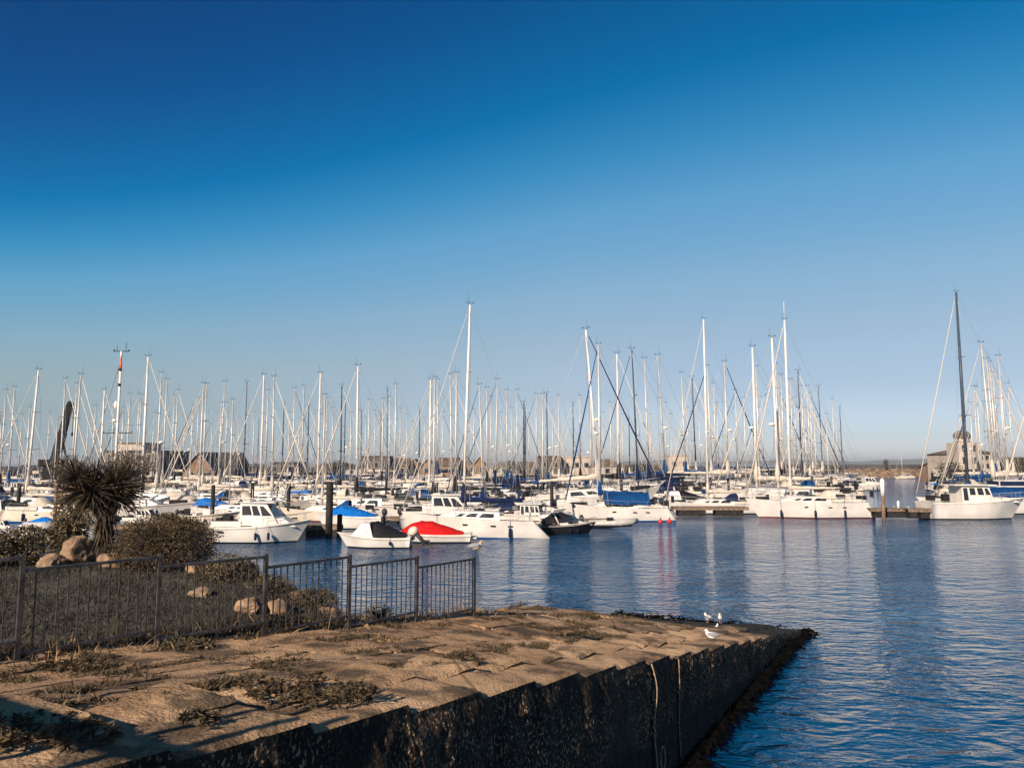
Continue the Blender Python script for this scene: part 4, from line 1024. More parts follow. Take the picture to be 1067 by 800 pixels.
put(yacht(9.6, 15.6, 3.3, m_boot=M_blue, m_cover=M_blueC, tarp=M_blueC, hood=M_blueC, radar=True, m_furl=M_blueC, mr=.12, fz=1.15, fzb=1.55, mastx=.17), 588, 702, 67.5, 'l', 'white ketch-sized yacht with blue cockpit tent and blue sail cover', 'sailing yacht')
put(yacht(10.8, 20.7, 3.4, m_cover=M_creamC, m_mast=M_aluW, mr=.12, hood=M_navyC, mastx=.075, furl_r=.05), 693, 800, 77.5, 'l', 'white yacht berthed behind the timber jetty under a tall white mast', 'sailing yacht')
b_ = put(yacht(11.6, 18.6, 3.6, m_cover=M_creamC, m_mast=M_aluW, mr=.13, hood=M_creamC, fenders=3, fz=1.45, fzb=1.8, mastx=.13, fend_side=1, m_boot=M_red), 777, 907, 71.4, 'l', 'long white yacht moored bow-left at the jetty end, antenna above its mast', 'sailing yacht')
mb = MB(); mb.tube([(.13 * 11.6, 0, 18.6), (.13 * 11.6, 0, 20.4)], .02, 4); mb.build('aerial', M_pvc, b_)
put(cruiser(8.6, 2.9, 'pilot', outboard=False, fz=1.45, fzb=1.8), 964, 1069, 70.0, 'r', 'white pilot-house motor boat moored right of the timber walkway', 'motor boat')
put(yacht(14.5, 23.3, 4.1, m_cover=M_blueC, m_mast=M_mastN, tarp=M_blueC, hood=M_blueC, mr=.17, fz=1.3, fzb=1.7, mastx=.12, furl_r=.06), 946, 1110, 77.5, 'l', 'large white yacht with very tall black mast and long blue covers', 'sailing yacht', scale=.98)
put(yacht(9.5, 12.5, 3.0, m_cover=M_blueC), 1045, 1150, 86.0, 'l', 'white yacht cut by the right edge of the view', 'sailing yacht')
put(cruiser(9.5, 3.3, 'fly', canvas=M_bright, outboard=False), 283, 348, 84, 'r', 'white flybridge motor cruiser with bright blue dodgers', 'motor boat')
put(cruiser(11.5, 3.8, 'fly', canvas=None, outboard=False), 303, 374, 101, 'r', 'large white flybridge motor yacht with long dark windows', 'motor boat')
put(cruiser(8.6, 3.0, 'sport', canvas=None, outboard=False), 360, 425, 76, 'l', 'white sports cruiser with rounded arch behind the black-tarped boat', 'motor boat')
put(cruiser(9.2, 3.1, 'sport', canvas=M_blueC, outboard=False), 392, 452, 92, 'l', 'white sports cruiser with blue edge canvas among the central masts', 'motor boat')
put(cruiser(9.0, 3.1, 'fly', outboard=False), 408, 462, 104, 'r', 'white flybridge cruiser in the farther row of the central masts', 'motor boat')
put(cruiser(6.4, 2.4, 'hardtop', outboard=True), 372, 408, 62, 'r', 'small white hardtop boat directly behind the black-tarped boat', 'motor boat')
put(cruiser(6.6, 2.4, 'open', m_hull=M_white2, m_stripe=M_wood, outboard=True), 186, 250, 64, 'r', 'cream open motor boat with wooden gunwale left of the hardtop cruiser', 'motor boat')
put(cruiser(8.2, 2.8, 'hardtop', outboard=False), 536, 590, 73, 'r', 'white hardtop cruiser behind the wheelhouse boat', 'motor boat')
put(cruiser(7.6, 2.7, 'fly', outboard=False, canvas=M_navyC), 868, 908, 122, 'r', 'white flybridge boat beside the open channel', 'motor boat')
put(cruiser(6.5, 2.5, 'hardtop'), 886, 930, 146, 'r', 'small white cabin boat moored last before the open channel', 'motor boat', scale=1.0)
# inflatable
def inflatable():
    root = empty('inflatable_boat'); mb = MB()
    pts = [(-2.4, -.75, .42), (.8, -.75, .45), (1.8, -.5, .52), (2.3, 0, .6), (1.8, .5, .52), (.8, .75, .45), (-2.4, .75, .42)]
    mb.tube(pts, [.16] + [.25] * 5 + [.16], 10); mb.build('tube', mat('inflatable_grey', (.40, .38, .35), .6, .15, 3), root)
    mb = MB(); mb.add([(-2.2, -.6, .28), (1.9, -.35, .35), (2.0, .35, .35), (-2.2, .6, .28), (-2.2, 0, -.1), (2.0, 0, .1)], [(0, 1, 2, 3), (0, 4, 5, 1), (3, 2, 5, 4)]); mb.box((-2.15, 0, .45), (.08, 1.2, .4)); mb.build('hull', M_white, root)
    mb = MB(); mb.box((.0, 0, .6), (.5, .5, .55)); mb.box((-.9, 0, .45), (.4, 1.0, .2)); mb.build('console', M_blackC, root)
    mb = MB(); mb.ell((-2.5, 0, .85), (.22, .17, .3), 8, 6); mb.tube([(-2.45, 0, .7), (-2.45, 0, -.2)], .08, 6); mb.build('outboard_motor', M_outb, root)
    root['L'] = 4.8; root['B'] = 2; root['H'] = 1; return root
put(inflatable(), 607, 664, 60.5, 'r', 'grey inflatable boat in front of the blue-tented yacht', 'inflatable boat')
put(inflatable(), 40, 78, 55, 'l', 'grey inflatable boat seen over the left shrubs', 'inflatable boat')
# buoys / red fenders
for px, Y, lb in ((688, 64.2, 'left of two round red buoys at the stern of the blue-tented yacht'), (697.5, 64.6, 'right of two round red buoys at the stern of the blue-tented yacht')):
    p = at(px, 535, Y); root = empty('mooring_buoy', (p.x, Y, .24)); mb = MB(); mb.ell((0, 0, 0), (.2, .2, .21), 12, 8); mb.build('float', M_redP, root); mb = MB(); mb.tube([(0, 0, .2), (0, 0, .35)], .04, 6); mb.build('eye', M_blueC, root)
    tag(root, lb, 'buoy', 'red buoys')

# blue covered things on the left
for px0, px1, py, Y, lb, mm in ((36, 54, 535, 60, 'bright blue tarpaulined boat over the shrubs at far left', M_bright), (138, 160, 523, 74, 'boat under a bright blue cover just right of the palm', M_bright), (-6, 12, 548, 56, 'white cabin boat at the extreme left edge', None), (20, 40, 545, 52, 'white day boat moored behind the left shrubs', None), (62, 98, 552, 50.5, 'white sports boat glimpsed behind the palm leaves', None), (138, 168, 535, 62, 'small white boat just above the round bush', None)):
    if mm: b = cruiser(5.0, 2.0, 'covered', canvas=mm, rail_=False)
    else: b = cruiser(6.4, 2.4, rnd.choice(['hardtop', 'sport', 'cuddy']), canvas=M_navyC)
    put(b, px0 - 8, px1 + 8, Y, 'r', lb, 'motor boat')

# --- piles and jetties
def pile(px, Y, ztop, r, m, label, collar=False):
    p = at(px, 540, Y); root = empty('mooring_pile', (p.x, Y, 0)); mb = MB(); mb.tube([(0, 0, -1.5), (0, 0, ztop * .5), (0, 0, ztop - .05), (0, 0, ztop)], [r, r, r * .98, r * .7], 12); mb.build('shaft', m, root)
    if collar: mb = MB(); mb.tube([(0, 0, ztop - .02 - collar), (0, 0, ztop + .0), (0, 0, ztop + .18)], [r * 1.12, r * 1.12, .02], 12); mb.build('cap', M_pvc, root)
    tag(root, label, 'mooring pile'); PLACED.append((p.x, Y, r + .3, r + .2)); return root
pile(343, 52.5, 3.75, .24, M_pileD, 'thick black mooring pile right of the white hardtop cruiser')
pile(354, 53.5, 1.55, .18, M_pileD, 'short dark post just right of the thick black pile')
pile(921, 69.0, 3.55, .16, M_pileT, 'timber pile with white cap standing at the walkway', 1.35)
pile(57, 62, 3.6, .13, M_pileT, 'brown timber pile behind the left shrubs')
def jetty(px0, px1, Y, w, label, z=.55, posts=3, depth=.35, white=False):
    x0 = ray(px0, 530)[0] * Y; x1 = ray(px1, 530)[0] * Y; root = empty('floating_jetty', ((x0 + x1) / 2, Y, 0)); L = x1 - x0
    mb = MB(); n = max(3, int(L / .5))
    for i in range(n): mb.box((-L / 2 + L * (i + .5) / n, 0, z + rnd.uniform(-.008, .008)), (L / n * .93, w, .06))
    mb.build('decking', M_plank, root)
    for s_ in (-1, 1): mb = MB(); mb.box((0, s_ * (w / 2 - .03), z - .16), (L, .06, .22)); mb.build('side_beam', M_plank, root)
    for i in range(posts): mb = MB(); mb.box((-L / 2 + L * (i + .5) / posts, 0, z - .55), (L / posts * .72, w * .9, .55)); mb.build('float', M_pileD if not white else M_pvc, root)
    for sx in (-.45, .1, .45): mb = MB(); mb.tube([(sx * L, -w / 2 + .1, z), (sx * L, -w / 2 + .1, z + .22)], .05, 6); mb.build('cleat', M_steel, root)
    tag(root, label, 'jetty'); PLACED.append(((x0 + x1) / 2, Y, L / 2, w / 2)); return root
jetty(700, 778, 73.4, 1.5, 'brown timber jetty left of the long white yacht', z=.95, posts=2)
jetty(904, 946, 71.2, 1.0, 'thin timber walkway running past the capped pile', z=.95, posts=1)
jetty(942, 966, 70.5, 1.5, 'heavier timber jetty end against the pilot-house boat', z=.95, posts=2)
jetty(320, 356, 54.8, 1.4, 'short dark jetty at the foot of the thick black pile', z=.7)
jetty(590, 640, 63.6, 1.0, 'low jetty between the inflatable boat and the blue-tented yacht', z=.5)
jetty(60, 330, 57.5, 1.5, 'long low jetty behind the white hardtop cruiser', z=.5, posts=14)
jetty(345, 600, 66.0, 1.5, 'long jetty running behind the boats of the front row', z=.5, posts=14)
mb = MB(); p0 = at(936, 527, 70.6); mb.tube([(p0.x, 70.6, .95), (p0.x, 70.6, 1.55), (p0.x, 70.6, 1.65)], [.11, .11, .05], 8); o = mb.build('service_bollard', M_pvc); tag(o, 'white service bollard on the timber walkway', 'bollard')
# crowd of piles inside the marina
for i, (px, Y) in enumerate([(221, 66), (262, 74), (300, 70), (455, 72), (505, 84), (575, 80), (648, 86), (712, 92), (760, 98), (812, 104), (868, 110), (1050, 92), (18, 72), (92, 80), (402, 96)]):
    q = pile(px, Y, 3.2, .17, M_pileD, 'x'); q['n'] = i

# ------------------------------------------------------------------ the forest of masts
MASTS = [  # px and py of the mast head, lean of the mast in pixels per 100, colour key
 (6.7,407,0,'w'),(15.3,404,0,'w'),(2.2,434,0,'w'),(40.5,386,-3,'W'),(68.6,395,0,'w'),(80.3,400,0,'w'),(84.5,390.5,-2,'w'),(100,423,-2,'w'),(108.6,406.7,0,'W'),(135.6,411,0,'w'),(145,411,0,'w'),(147.5,412,0,'w'),
 (154,372,0,'W'),(168.6,389,0,'w'),(173.7,396,0,'w'),(182,412,0,'w'),(185.6,407,0,'w'),(201.4,423,0,'w'),(207,415,0,'w'),(212.4,400,0,'w'),(215.3,400.6,0,'w'),(231,420,-1,'w'),(235,398,-3,'w'),(237,420,0,'w'),(242.8,417,0,'w'),(257,398,0,'b'),(275,391,0,'W'),(279,407,0,'w'),(285.7,393,1,'w'),
 (295.7,421,0,'b'),(307.4,405,0,'w'),(317,403,0,'w'),(321.6,423,0,'b'),(334,389,0,'W'),(339,412,0,'w'),(340.7,415,0,'w'),(355.8,402,1,'b'),(360,414.6,0,'b'),(372.6,381.5,1,'W'),(377,428,0,'d'),(385,417,0,'w'),(397,431,0,'d'),(399,416,0,'w'),(403.5,405,1,'d'),(406.4,414,0,'w'),(413,401,0,'w'),(417.6,426,0,'w'),
 (437.6,425.7,0,'b'),(449,396,0,'W'),(453.3,394,0,'w'),(455.5,396,1,'w'),(469,391,2,'w'),(476,389,0,'w'),(499,401,4,'w'),(507.5,404.5,1,'w'),(511.7,414,0,'w'),(518,396,-2,'w'),(528,407,0,'w'),(539,407,0,'w'),(545.5,419,0,'d'),(547.4,423,0,'d'),(558.5,411,0,'w'),(565,411,0,'w'),(569.5,410,1,'b'),
 (582,412.5,0,'w'),(597,420,0,'b'),(604.5,412.5,0,'w'),(610,344,7,'W'),(642.5,369,0,'W'),(615,415,0,'w'),(636,420,0,'w'),(658,364,3,'b'),(671,374,2,'w'),(685.5,371,4,'w'),(655.5,435,0,'d'),(677.5,432,0,'w'),
 (710,389,2,'w'),(721,393.5,2,'d'),(737,381.7,2,'w'),(735,396,0,'w'),(743.6,400,0,'w'),(754.6,377.5,0,'w'),(752.7,408.6,0,'w'),(763,401.7,0,'w'),(766.5,407,0,'w'),(770.6,407,0,'w'),(783.5,362,0,'W'),(787.6,382.5,0,'w'),
 (803.7,352,1,'W'),(808,380,1,'w'),(813.4,391,0,'w'),(798,400,0,'w'),(811,405,0,'w'),(828,415,0,'w'),(823,396,0,'w'),(831.8,386.6,0,'d'),(834.8,403,0,'w'),(841,403,0,'w'),(843.6,410,0,'w'),(853,403,1,'b'),(867,416,0,'w'),(875,424,0,'b'),(878,411,0,'w'),
 (1030,331,4,'W'),(1022.6,357.5,3,'w'),(1028,375,2,'w'),(1030.4,378,2,'w'),(1018.5,379,1,'w'),(1014.7,403,0,'w'),(1010.7,420,0,'w'),(1040.4,371.6,2,'w'),(1043.5,378,2,'w'),(1017,404,1,'w'),(1034,389,2,'w'),(1041,395,1,'w'),(1050,400,0,'w'),(1075,330,0,'W'),(1088,350,0,'w'),
 (0,430,0,'w'),(23,432,0,'w'),(31,425,0,'w'),(52,430,0,'w'),(60,438,0,'w'),(92,437,0,'w'),(119,420,0,'w'),(129,425,0,'w'),(161,430,0,'w'),(193,433,0,'w'),(221,437,0,'w'),(249,436,0,'w'),(265,430,0,'w'),(270,438,0,'b'),(302,430,0,'w'),(312,436,0,'w'),(328,432,0,'w'),(347,425,0,'w'),(366,430,0,'w'),(381,435,0,'w'),(391,428,0,'w'),(424,432,0,'w'),(430,440,0,'w'),(443,436,0,'w'),(461,430,0,'w'),(494,427,0,'w'),(522,430,0,'w'),(533,425,0,'w'),(551,432,0,'w'),(576,430,0,'w'),(589,433,0,'w'),(628,430,0,'w'),(648,432,0,'w'),(664,428,0,'w'),(693,420,0,'w'),(699,432,0,'w'),(716,425,0,'w'),(728,420,0,'w'),(747,420,0,'w'),(759,425,0,'w'),(775,415,0,'w'),(780,422,0,'w'),(793,414,0,'w'),(818,420,0,'w'),(838,425,0,'w'),(848,428,0,'w'),(861,432,0,'w'),(871,438,0,'w'),
]
HERO = False
covers = [M_navyC, M_blueC, M_creamC, M_navyC, M_blackC, M_greenC, M_creamC, M_blueC, None]
cname = {M_navyC.name: 'navy', M_blueC.name: 'blue', M_creamC.name: 'cream', M_blackC.name: 'black', M_greenC.name: 'green', M_bright.name: 'bright blue'}
protos = {}
def proto(key, v):
    if (key, v) in protos: return copy_tree(protos[(key, v)])
    mm = {'w': M_alu, 'W': M_aluW, 'd': M_mastD, 'b': M_mastN}[key]
    cov = [M_navyC, M_blueC, M_creamC, M_blackC, None, M_creamC, M_navyC, M_creamC, M_blackC, M_creamC][v]
    hullm, hn = [(M_white, 'white'), (M_white, 'white'), (M_white2, 'cream'), (M_white, 'white'), (M_navy, 'navy-hulled')][(v * 3 + 1) % 5]
    y = yacht(9.4 + .4 * (v % 3), 12.6, 3.0, m_hull=hullm, m_boot=[M_black, M_blue, M_red][v % 3], m_stripe=[None, M_blueC, None, M_red, None][v % 5], m_cover=cov, m_mast=mm, m_furl=[M_creamC, M_creamC, M_navyC, M_creamC, M_creamC][(v + 2) % 5], hood=[M_navyC, M_creamC, M_blueC, None, M_creamC, None][v % 6], radar=(v % 4 == 1), fenders=2, mr=(.07 + .012 * (v % 3)) if key in 'wdb' else .10, detail=False, wires=.014, furl_r=.04 + .02 * (v % 2), transom=.2 + .3 * (v % 3), furl=(v % 5 in (0, 2, 3)))
    y['desc'] = hn; y['cov'] = cname[cov.name] if cov else 'bare'; protos[(key, v)] = y; return y
def clear_(x, y, hl, hb):
    return all(abs(x - a) > (hl + c) * .96 or abs(y - b) > (hb + d) * .96 for a, b, c, d in PLACED)
masts = sorted(MASTS, key=lambda m: m[1] - (60 if m[3] == 'W' else 0)); boats = []; n_v = 0
for (px, py, lean, key) in masts:
    a, b = ray(px, py); best = None
    for tr in range(600 if key == 'W' else 160):
        H = rnd.uniform(10.5, 15.5) if tr < 60 else rnd.uniform(8.5, 20.5)
        Y = (H - EYE) / b
        if Y < 60 or Y > 185: continue
        if px < 330 and Y < 66: continue
        if (560 < px < 905 and Y < 81) or (px > 950 and Y < 84): continue
        k = H / 12.6; L = 9.8 * k; B = 3.0 * k; bow = rnd.choice((-1, 1)); x = a * Y + .7 * 0
        xc = x - bow * .08 * L
        pe = 533.5 + (xc + L / 2) / Y * FPX; pw = 533.5 + (xc - L / 2) / Y * FPX
        if 880 < px < 1005 or (px < 900 and pe > 903) or (px > 900 and pw < 962): continue
        if 40 < px: pass
        if clear_(xc, Y, L / 2, B / 2): best = (xc, Y, k, bow, H, x); break
    if not best: LOG.append((px, py)); continue
    xc, Y, k, bow, H, x = best; v = rnd.randint(0, 9)
    if Y < 100 and (v * 3 + 1) % 5 == 4: v = (v + 1) % 10
    o = proto(key, v); o.location = (xc, Y, 0); o.scale = (k, k, k)
    lr = R(lean * .573) * 1.0; o.rotation_euler = (0, -lr * bow, 0 if bow > 0 else PI)
    if lean:     # keep the mast head where it was measured
        o.location.x += math.sin(lr) * H
    PLACED.append((xc, Y, k * 4.9, k * 1.5)); boats.append((px, o, py, Y))

# labels from neighbouring landmarks, counted mast by mast
LM = [(64, 'the black crane'), (126.6, 'the orange-topped mast'), (154, 'the mast above the dark block'), (215, 'the slate gabled house'), (343, 'the thick black pile'), (403.5, 'the black mast'), (489.6, 'the tallest central mast'), (610, 'the tall left-leaning mast'), (732.6, 'the tall mast at the jetty'), (819, 'the mast with whip antenna'), (997, 'the very tall black mast')]
NUM = ['', 'second ', 'third ', 'fourth ', 'fifth ', 'sixth ', 'seventh ', 'eighth ', 'ninth ', 'tenth ', 'eleventh ', 'twelfth ', 'thirteenth ', 'fourteenth ', 'fifteenth ', 'sixteenth ', 'seventeenth ', 'eighteenth ', 'nineteenth ', 'twentieth ', 'twenty-first ', 'twenty-second ', 'twenty-third ', 'twenty-fourth ', 'twenty-fifth ', 'twenty-sixth ', 'twenty-seventh ', 'twenty-eighth ']
def relabel(lst, what):
    cnt = {}
    lst = sorted(lst, key=lambda b: b[0])
    for lx, ln in LM:
        mine = [b for b in lst if min(LM, key=lambda q: abs(q[0] - b[0]))[0] == lx]
        for side in (-1, 1):
            q = sorted([b for b in mine if (b[0] - lx) * side > 0 or (side == 1 and b[0] == lx)], key=lambda b: abs(b[0] - lx))
            for i, b in enumerate(q): yield b, f"{NUM[i] if i else 'first '}{what} {'right' if side > 0 else 'left'} of {ln}"
for b, txt in relabel(boats, 'mast'):
    o = b[1]; cv = o['cov']; d = o['desc']
    lab = f"{d if d != 'navy-hulled' else 'navy'} yacht, {cv + ' boom cover' if cv != 'bare' else 'bare boom'}, {txt}"
    if abs(b[0] - 610) < 1: lab = 'white yacht under the tall left-leaning mast behind the blue-tented yacht'
    if abs(b[0] - 403.5) < .5: lab = 'yacht under the black mast behind the central cruisers'
    if abs(b[0] - 154) < .5: lab = 'yacht under the tall bright mast above the dark block building'
    tag(o, lab, 'sailing yacht', 'yachts berthed in the marina')

# --- motor boats filling the berths
mprot = [cruiser(7, 2.6, 'hardtop'), cruiser(8, 2.9, 'fly', outboard=False, canvas=M_navyC), cruiser(7.6, 2.7, 'sport', canvas=M_navyC, outboard=False), cruiser(6.2, 2.3, 'cuddy', canvas=M_blackC), cruiser(5.4, 2.1, 'covered', canvas=M_bright, rail_=False), cruiser(7.4, 2.6, 'sport', canvas=M_creamC, outboard=False), cruiser(8.2, 2.8, 'pilot', outboard=False), cruiser(5.6, 2.1, 'covered', canvas=M_navyC, rail_=False), cruiser(7.2, 2.6, 'hardtop', m_hull=M_navy, outboard=False)]
mname = ['white hardtop boat', 'white flybridge boat', 'sports boat, navy canopy', 'white boat, black tarpaulin', 'open boat, blue cover', 'sports boat, cream canopy', 'white pilot-house boat', 'open boat, navy cover', 'navy hardtop boat']
used = [False] * 9; mot = []
for tr in range(2600):
    if len(mot) >= 105: break
    Y = 60 + 125 * rnd.random() ** 1.5; px = rnd.uniform(-20, 900) if rnd.random() < .85 else rnd.uniform(985, 1090)
    if tr < 700: px = rnd.uniform(-20, 330) if tr % 2 else rnd.uniform(360, 770); Y = rnd.uniform(59, 90)
    if (Y < 82 and px > 555) or (Y < 69 and px < 335): continue
    i = rnd.randrange(9)
    if i == 8 and Y < 100: i = 0
    k = rnd.uniform(.85, 1.15); x = ray(px, 520)[0] * Y; L = mprot[i]['L'] * k; B = mprot[i]['B'] * k
    pe = 533.5 + (x + L / 2) / Y * FPX; pw = 533.5 + (x - L / 2) / Y * FPX
    if (px < 900 and pe > 903) or (px > 900 and pw < 962): continue
    if not clear_(x, Y, L / 2, B / 2): continue
    o = copy_tree(mprot[i]) if used[i] else mprot[i]; used[i] = True
    bow = rnd.choice((0, PI)); o.location = (x, Y, 0); o.scale = (k, k, k); o.rotation_euler = (0, 0, bow + rnd.uniform(-.06, .06)); PLACED.append((x, Y, L / 2, B / 2)); o['desc'] = mname[i]; mot.append((px, o, 0, Y))
for b, txt in relabel(mot, 'motor boat'):
    tag(b[1], f"{b[1]['desc']}, {txt}", 'motor boat', 'motor boats berthed in the marina')
pl_ = [(533.5 + o.location.x / o.location.y * FPX, o, 0, 0) for o in bpy.data.objects if o.get('n') is not None]
for b, txt in relabel(pl_, 'slim pile'):
    tag(b[1], f"slim dark pile between berths, {txt}", 'mooring pile', 'slim piles between the berths')


# orange topped mast with cross trees and radar
def signal_mast():
    Y = 92.0; px = 126.6; top = at(px, 366, Y); root = empty('signal_mast', (top.x, Y, 0)); tag(root, 'tall white mast with orange top, crosstrees and radar behind the palm', 'mast')
    H = top.z; mb = MB(); mb.tube([(0, 0, -.2), (0, 0, H * .87)], [.18, .13], 10); mb.tube([(0, 0, H * .955), (0, 0, H)], [.12, .11], 10); mb.build('pole', M_aluW, root)
    mb = MB(); mb.tube([(0, 0, H * .87), (0, 0, H * .955)], [.13, .12], 10); mb.build('orange_top', M_orange, root)
    for z, w in ((H, .9), (lerp(5, H, .27), 1.7)): mb = MB(); mb.tube([(-w, 0, z), (w, 0, z)], .05, 5); mb.ell((-w, 0, z + .1), (.1, .1, .14), 6, 4); mb.ell((w, 0, z + .1), (.1, .1, .14), 6, 4); mb.build('crosstree', M_mastD, root)
    mb = MB(); mb.tube([(.55, 0, H), (.55, 0, H + 1.1)], .03, 5); mb.tube([(-.55, 0, H), (-.55, 0, H + .7)], .03, 5); mb.build('aerial', M_mastD, root)
    for z in (H * .88, H * .78): mb = MB(); mb.ell((0, -.1, z), (.22, .2, .2), 8, 5); mb.build('lamp', M_mastD, root)
    for z, r in ((lerp(5, H, .52), (.18, .18, .5)), (lerp(5, H, .38), (.35, .35, .18))): mb = MB(); mb.ell((-.35, 0, z), r, 10, 6); mb.build('radar_dome', M_pvc, root)
    mb = MB(); mb.tube([(-4.4, 0, .8), (-.1, 0, H * .93)], [.09, .05], 5); mb.tube([(3, 0, .8), (.1, 0, H * .93)], .02, 4); mb.tube([(-2.6, 1, .8), (-.1, 0, H * .9)], .02, 4); mb.build('stay', M_steel, root)
signal_mast()

# ------------------------------------------------------------------ far shore, breakwater, buildings, hills
M_quay = mat('quay_stone', (.20, .15, .11), .9, .35, .5, .5, 3, c2=(.08, .065, .05))
M_brick = mat('far_brick', (.24, .15, .09), .9, .3, .8, c2=(.15, .095, .06)); M_brickD = mat('dark_cladding', (.07, .055, .048), .9, .3, .6)
M_slate = mat('slate_roof', (.030, .027, .027), .7, .3, 1.2); M_cream = mat('render_cream', (.40, .335, .27), .85, .12, .4); M_tileB = mat('roof_brown', (.12, .085, .06), .85, .3, .8, spec=.12)
mb = MB()
x1 = ray(884, 490)[0] * 200
mb.add([(-900, 192, 1.6), (x1 - 20, 192, 1.6), (x1, 200, 1.6), (x1 + 6, 260, 1.6), (x1 - 60, 700, 1.8), (-900, 700, 1.8), (-900, 186, -1), (x1 - 19, 186, -1), (x1 + 4, 198, -1), (x1 + 11, 261, -1), (x1 - 55, 701, -1)], [(0, 1, 2, 3, 4, 5), (0, 6, 7, 1), (1, 7, 8, 2), (2, 8, 9, 3), (3, 9, 10, 4)])
o = mb.build('far_quay_ground', M_quay); tag(o, 'far shore behind the marina', kind='structure')
mb = MB(); x2 = ray(985, 490)[0] * 150
mb.add([(x2, 150, 1.6), (x2 + 300, 140, 1.6), (x2 + 400, 700, 1.8), (x2 + 175, 420, 1.8), (x2 - 4, 150, -1), (x2 + 300, 132, -1), (x2 + 168, 420, -1)], [(0, 1, 2, 3), (0, 4, 5, 1), (3, 6, 4, 0)])
o = mb.build('headland_ground', M_quay); tag(o, 'ground behind the right hand boats', kind='structure')
def breakwater():
    mb = MB(); V = []; F = []; n = 240
    xa, xb = 105.0, 215.0
    prof = [(-14, -1), (-9, .6), (-6, 1.8), (-3.5, 2.6), (-1.5, 3.0), (1.2, 3.0), (3, 2.4), (9, -1)]
    for i in range(n + 1):
        x = lerp(xa, xb, i / n)
        for q, (dy, z) in enumerate(prof):
            j = 0 if q == 5 else 1
            V.append((x + rnd.uniform(-.4, .4) * j, 292 + dy + rnd.uniform(-.7, .7) * j, z + rnd.uniform(-.45, .45) * j))
    W = len(prof)
    for i in range(n):
        for q in range(W - 1): a = i * W + q; F.append((a, a + W, a + W + 1, a + 1))
    mb.add(V, F); o = mb.build('rock_breakwater', mat('breakwater_rock', (.26, .17, .10), .95, .4, .45, c2=(.08, .055, .038), detail=6)); tag(o, 'long rubble breakwater closing the harbour beyond the open channel', 'breakwater')
    mb = MB(); mb.box((160, 293.5, 3.75), (112, .7, 1.9)); o = mb.build('breakwater_wall', mat('breakwater_wall', (.05, .05, .055), .9, .3, .4)); tag(o, 'dark parapet wall along the top of the breakwater', 'wall')
breakwater()
def hills():
    mb = MB(); V = []; F = []; n = 120
    for i in range(n + 1):
        x = lerp(-1500, 4600, i / n); u = x / 3800
        h = (18 + 26 * noise.noise(Vector((x * .0013, 3, 0))) + 9 * noise.noise(Vector((x * .005, 8, 0)))) * sm((x + 400) / 1500) + 2
        V += [(x, 4300, -2), (x, 4400, h * .6 + 2), (x, 4700, h + 6), (x, 5600, 2)]
    for i in range(n):
        for q in range(3): a = i * 4 + q; F.append((a, a + 4, a + 5, a + 1))
    mb.add(V, F, 0, True); o = mb.build('hills', mat('far_hills', (.07, .09, .06), .95, .3, .004, c2=(.13, .12, .09))); tag(o, 'low far coast on the horizon', kind='structure')
hills()

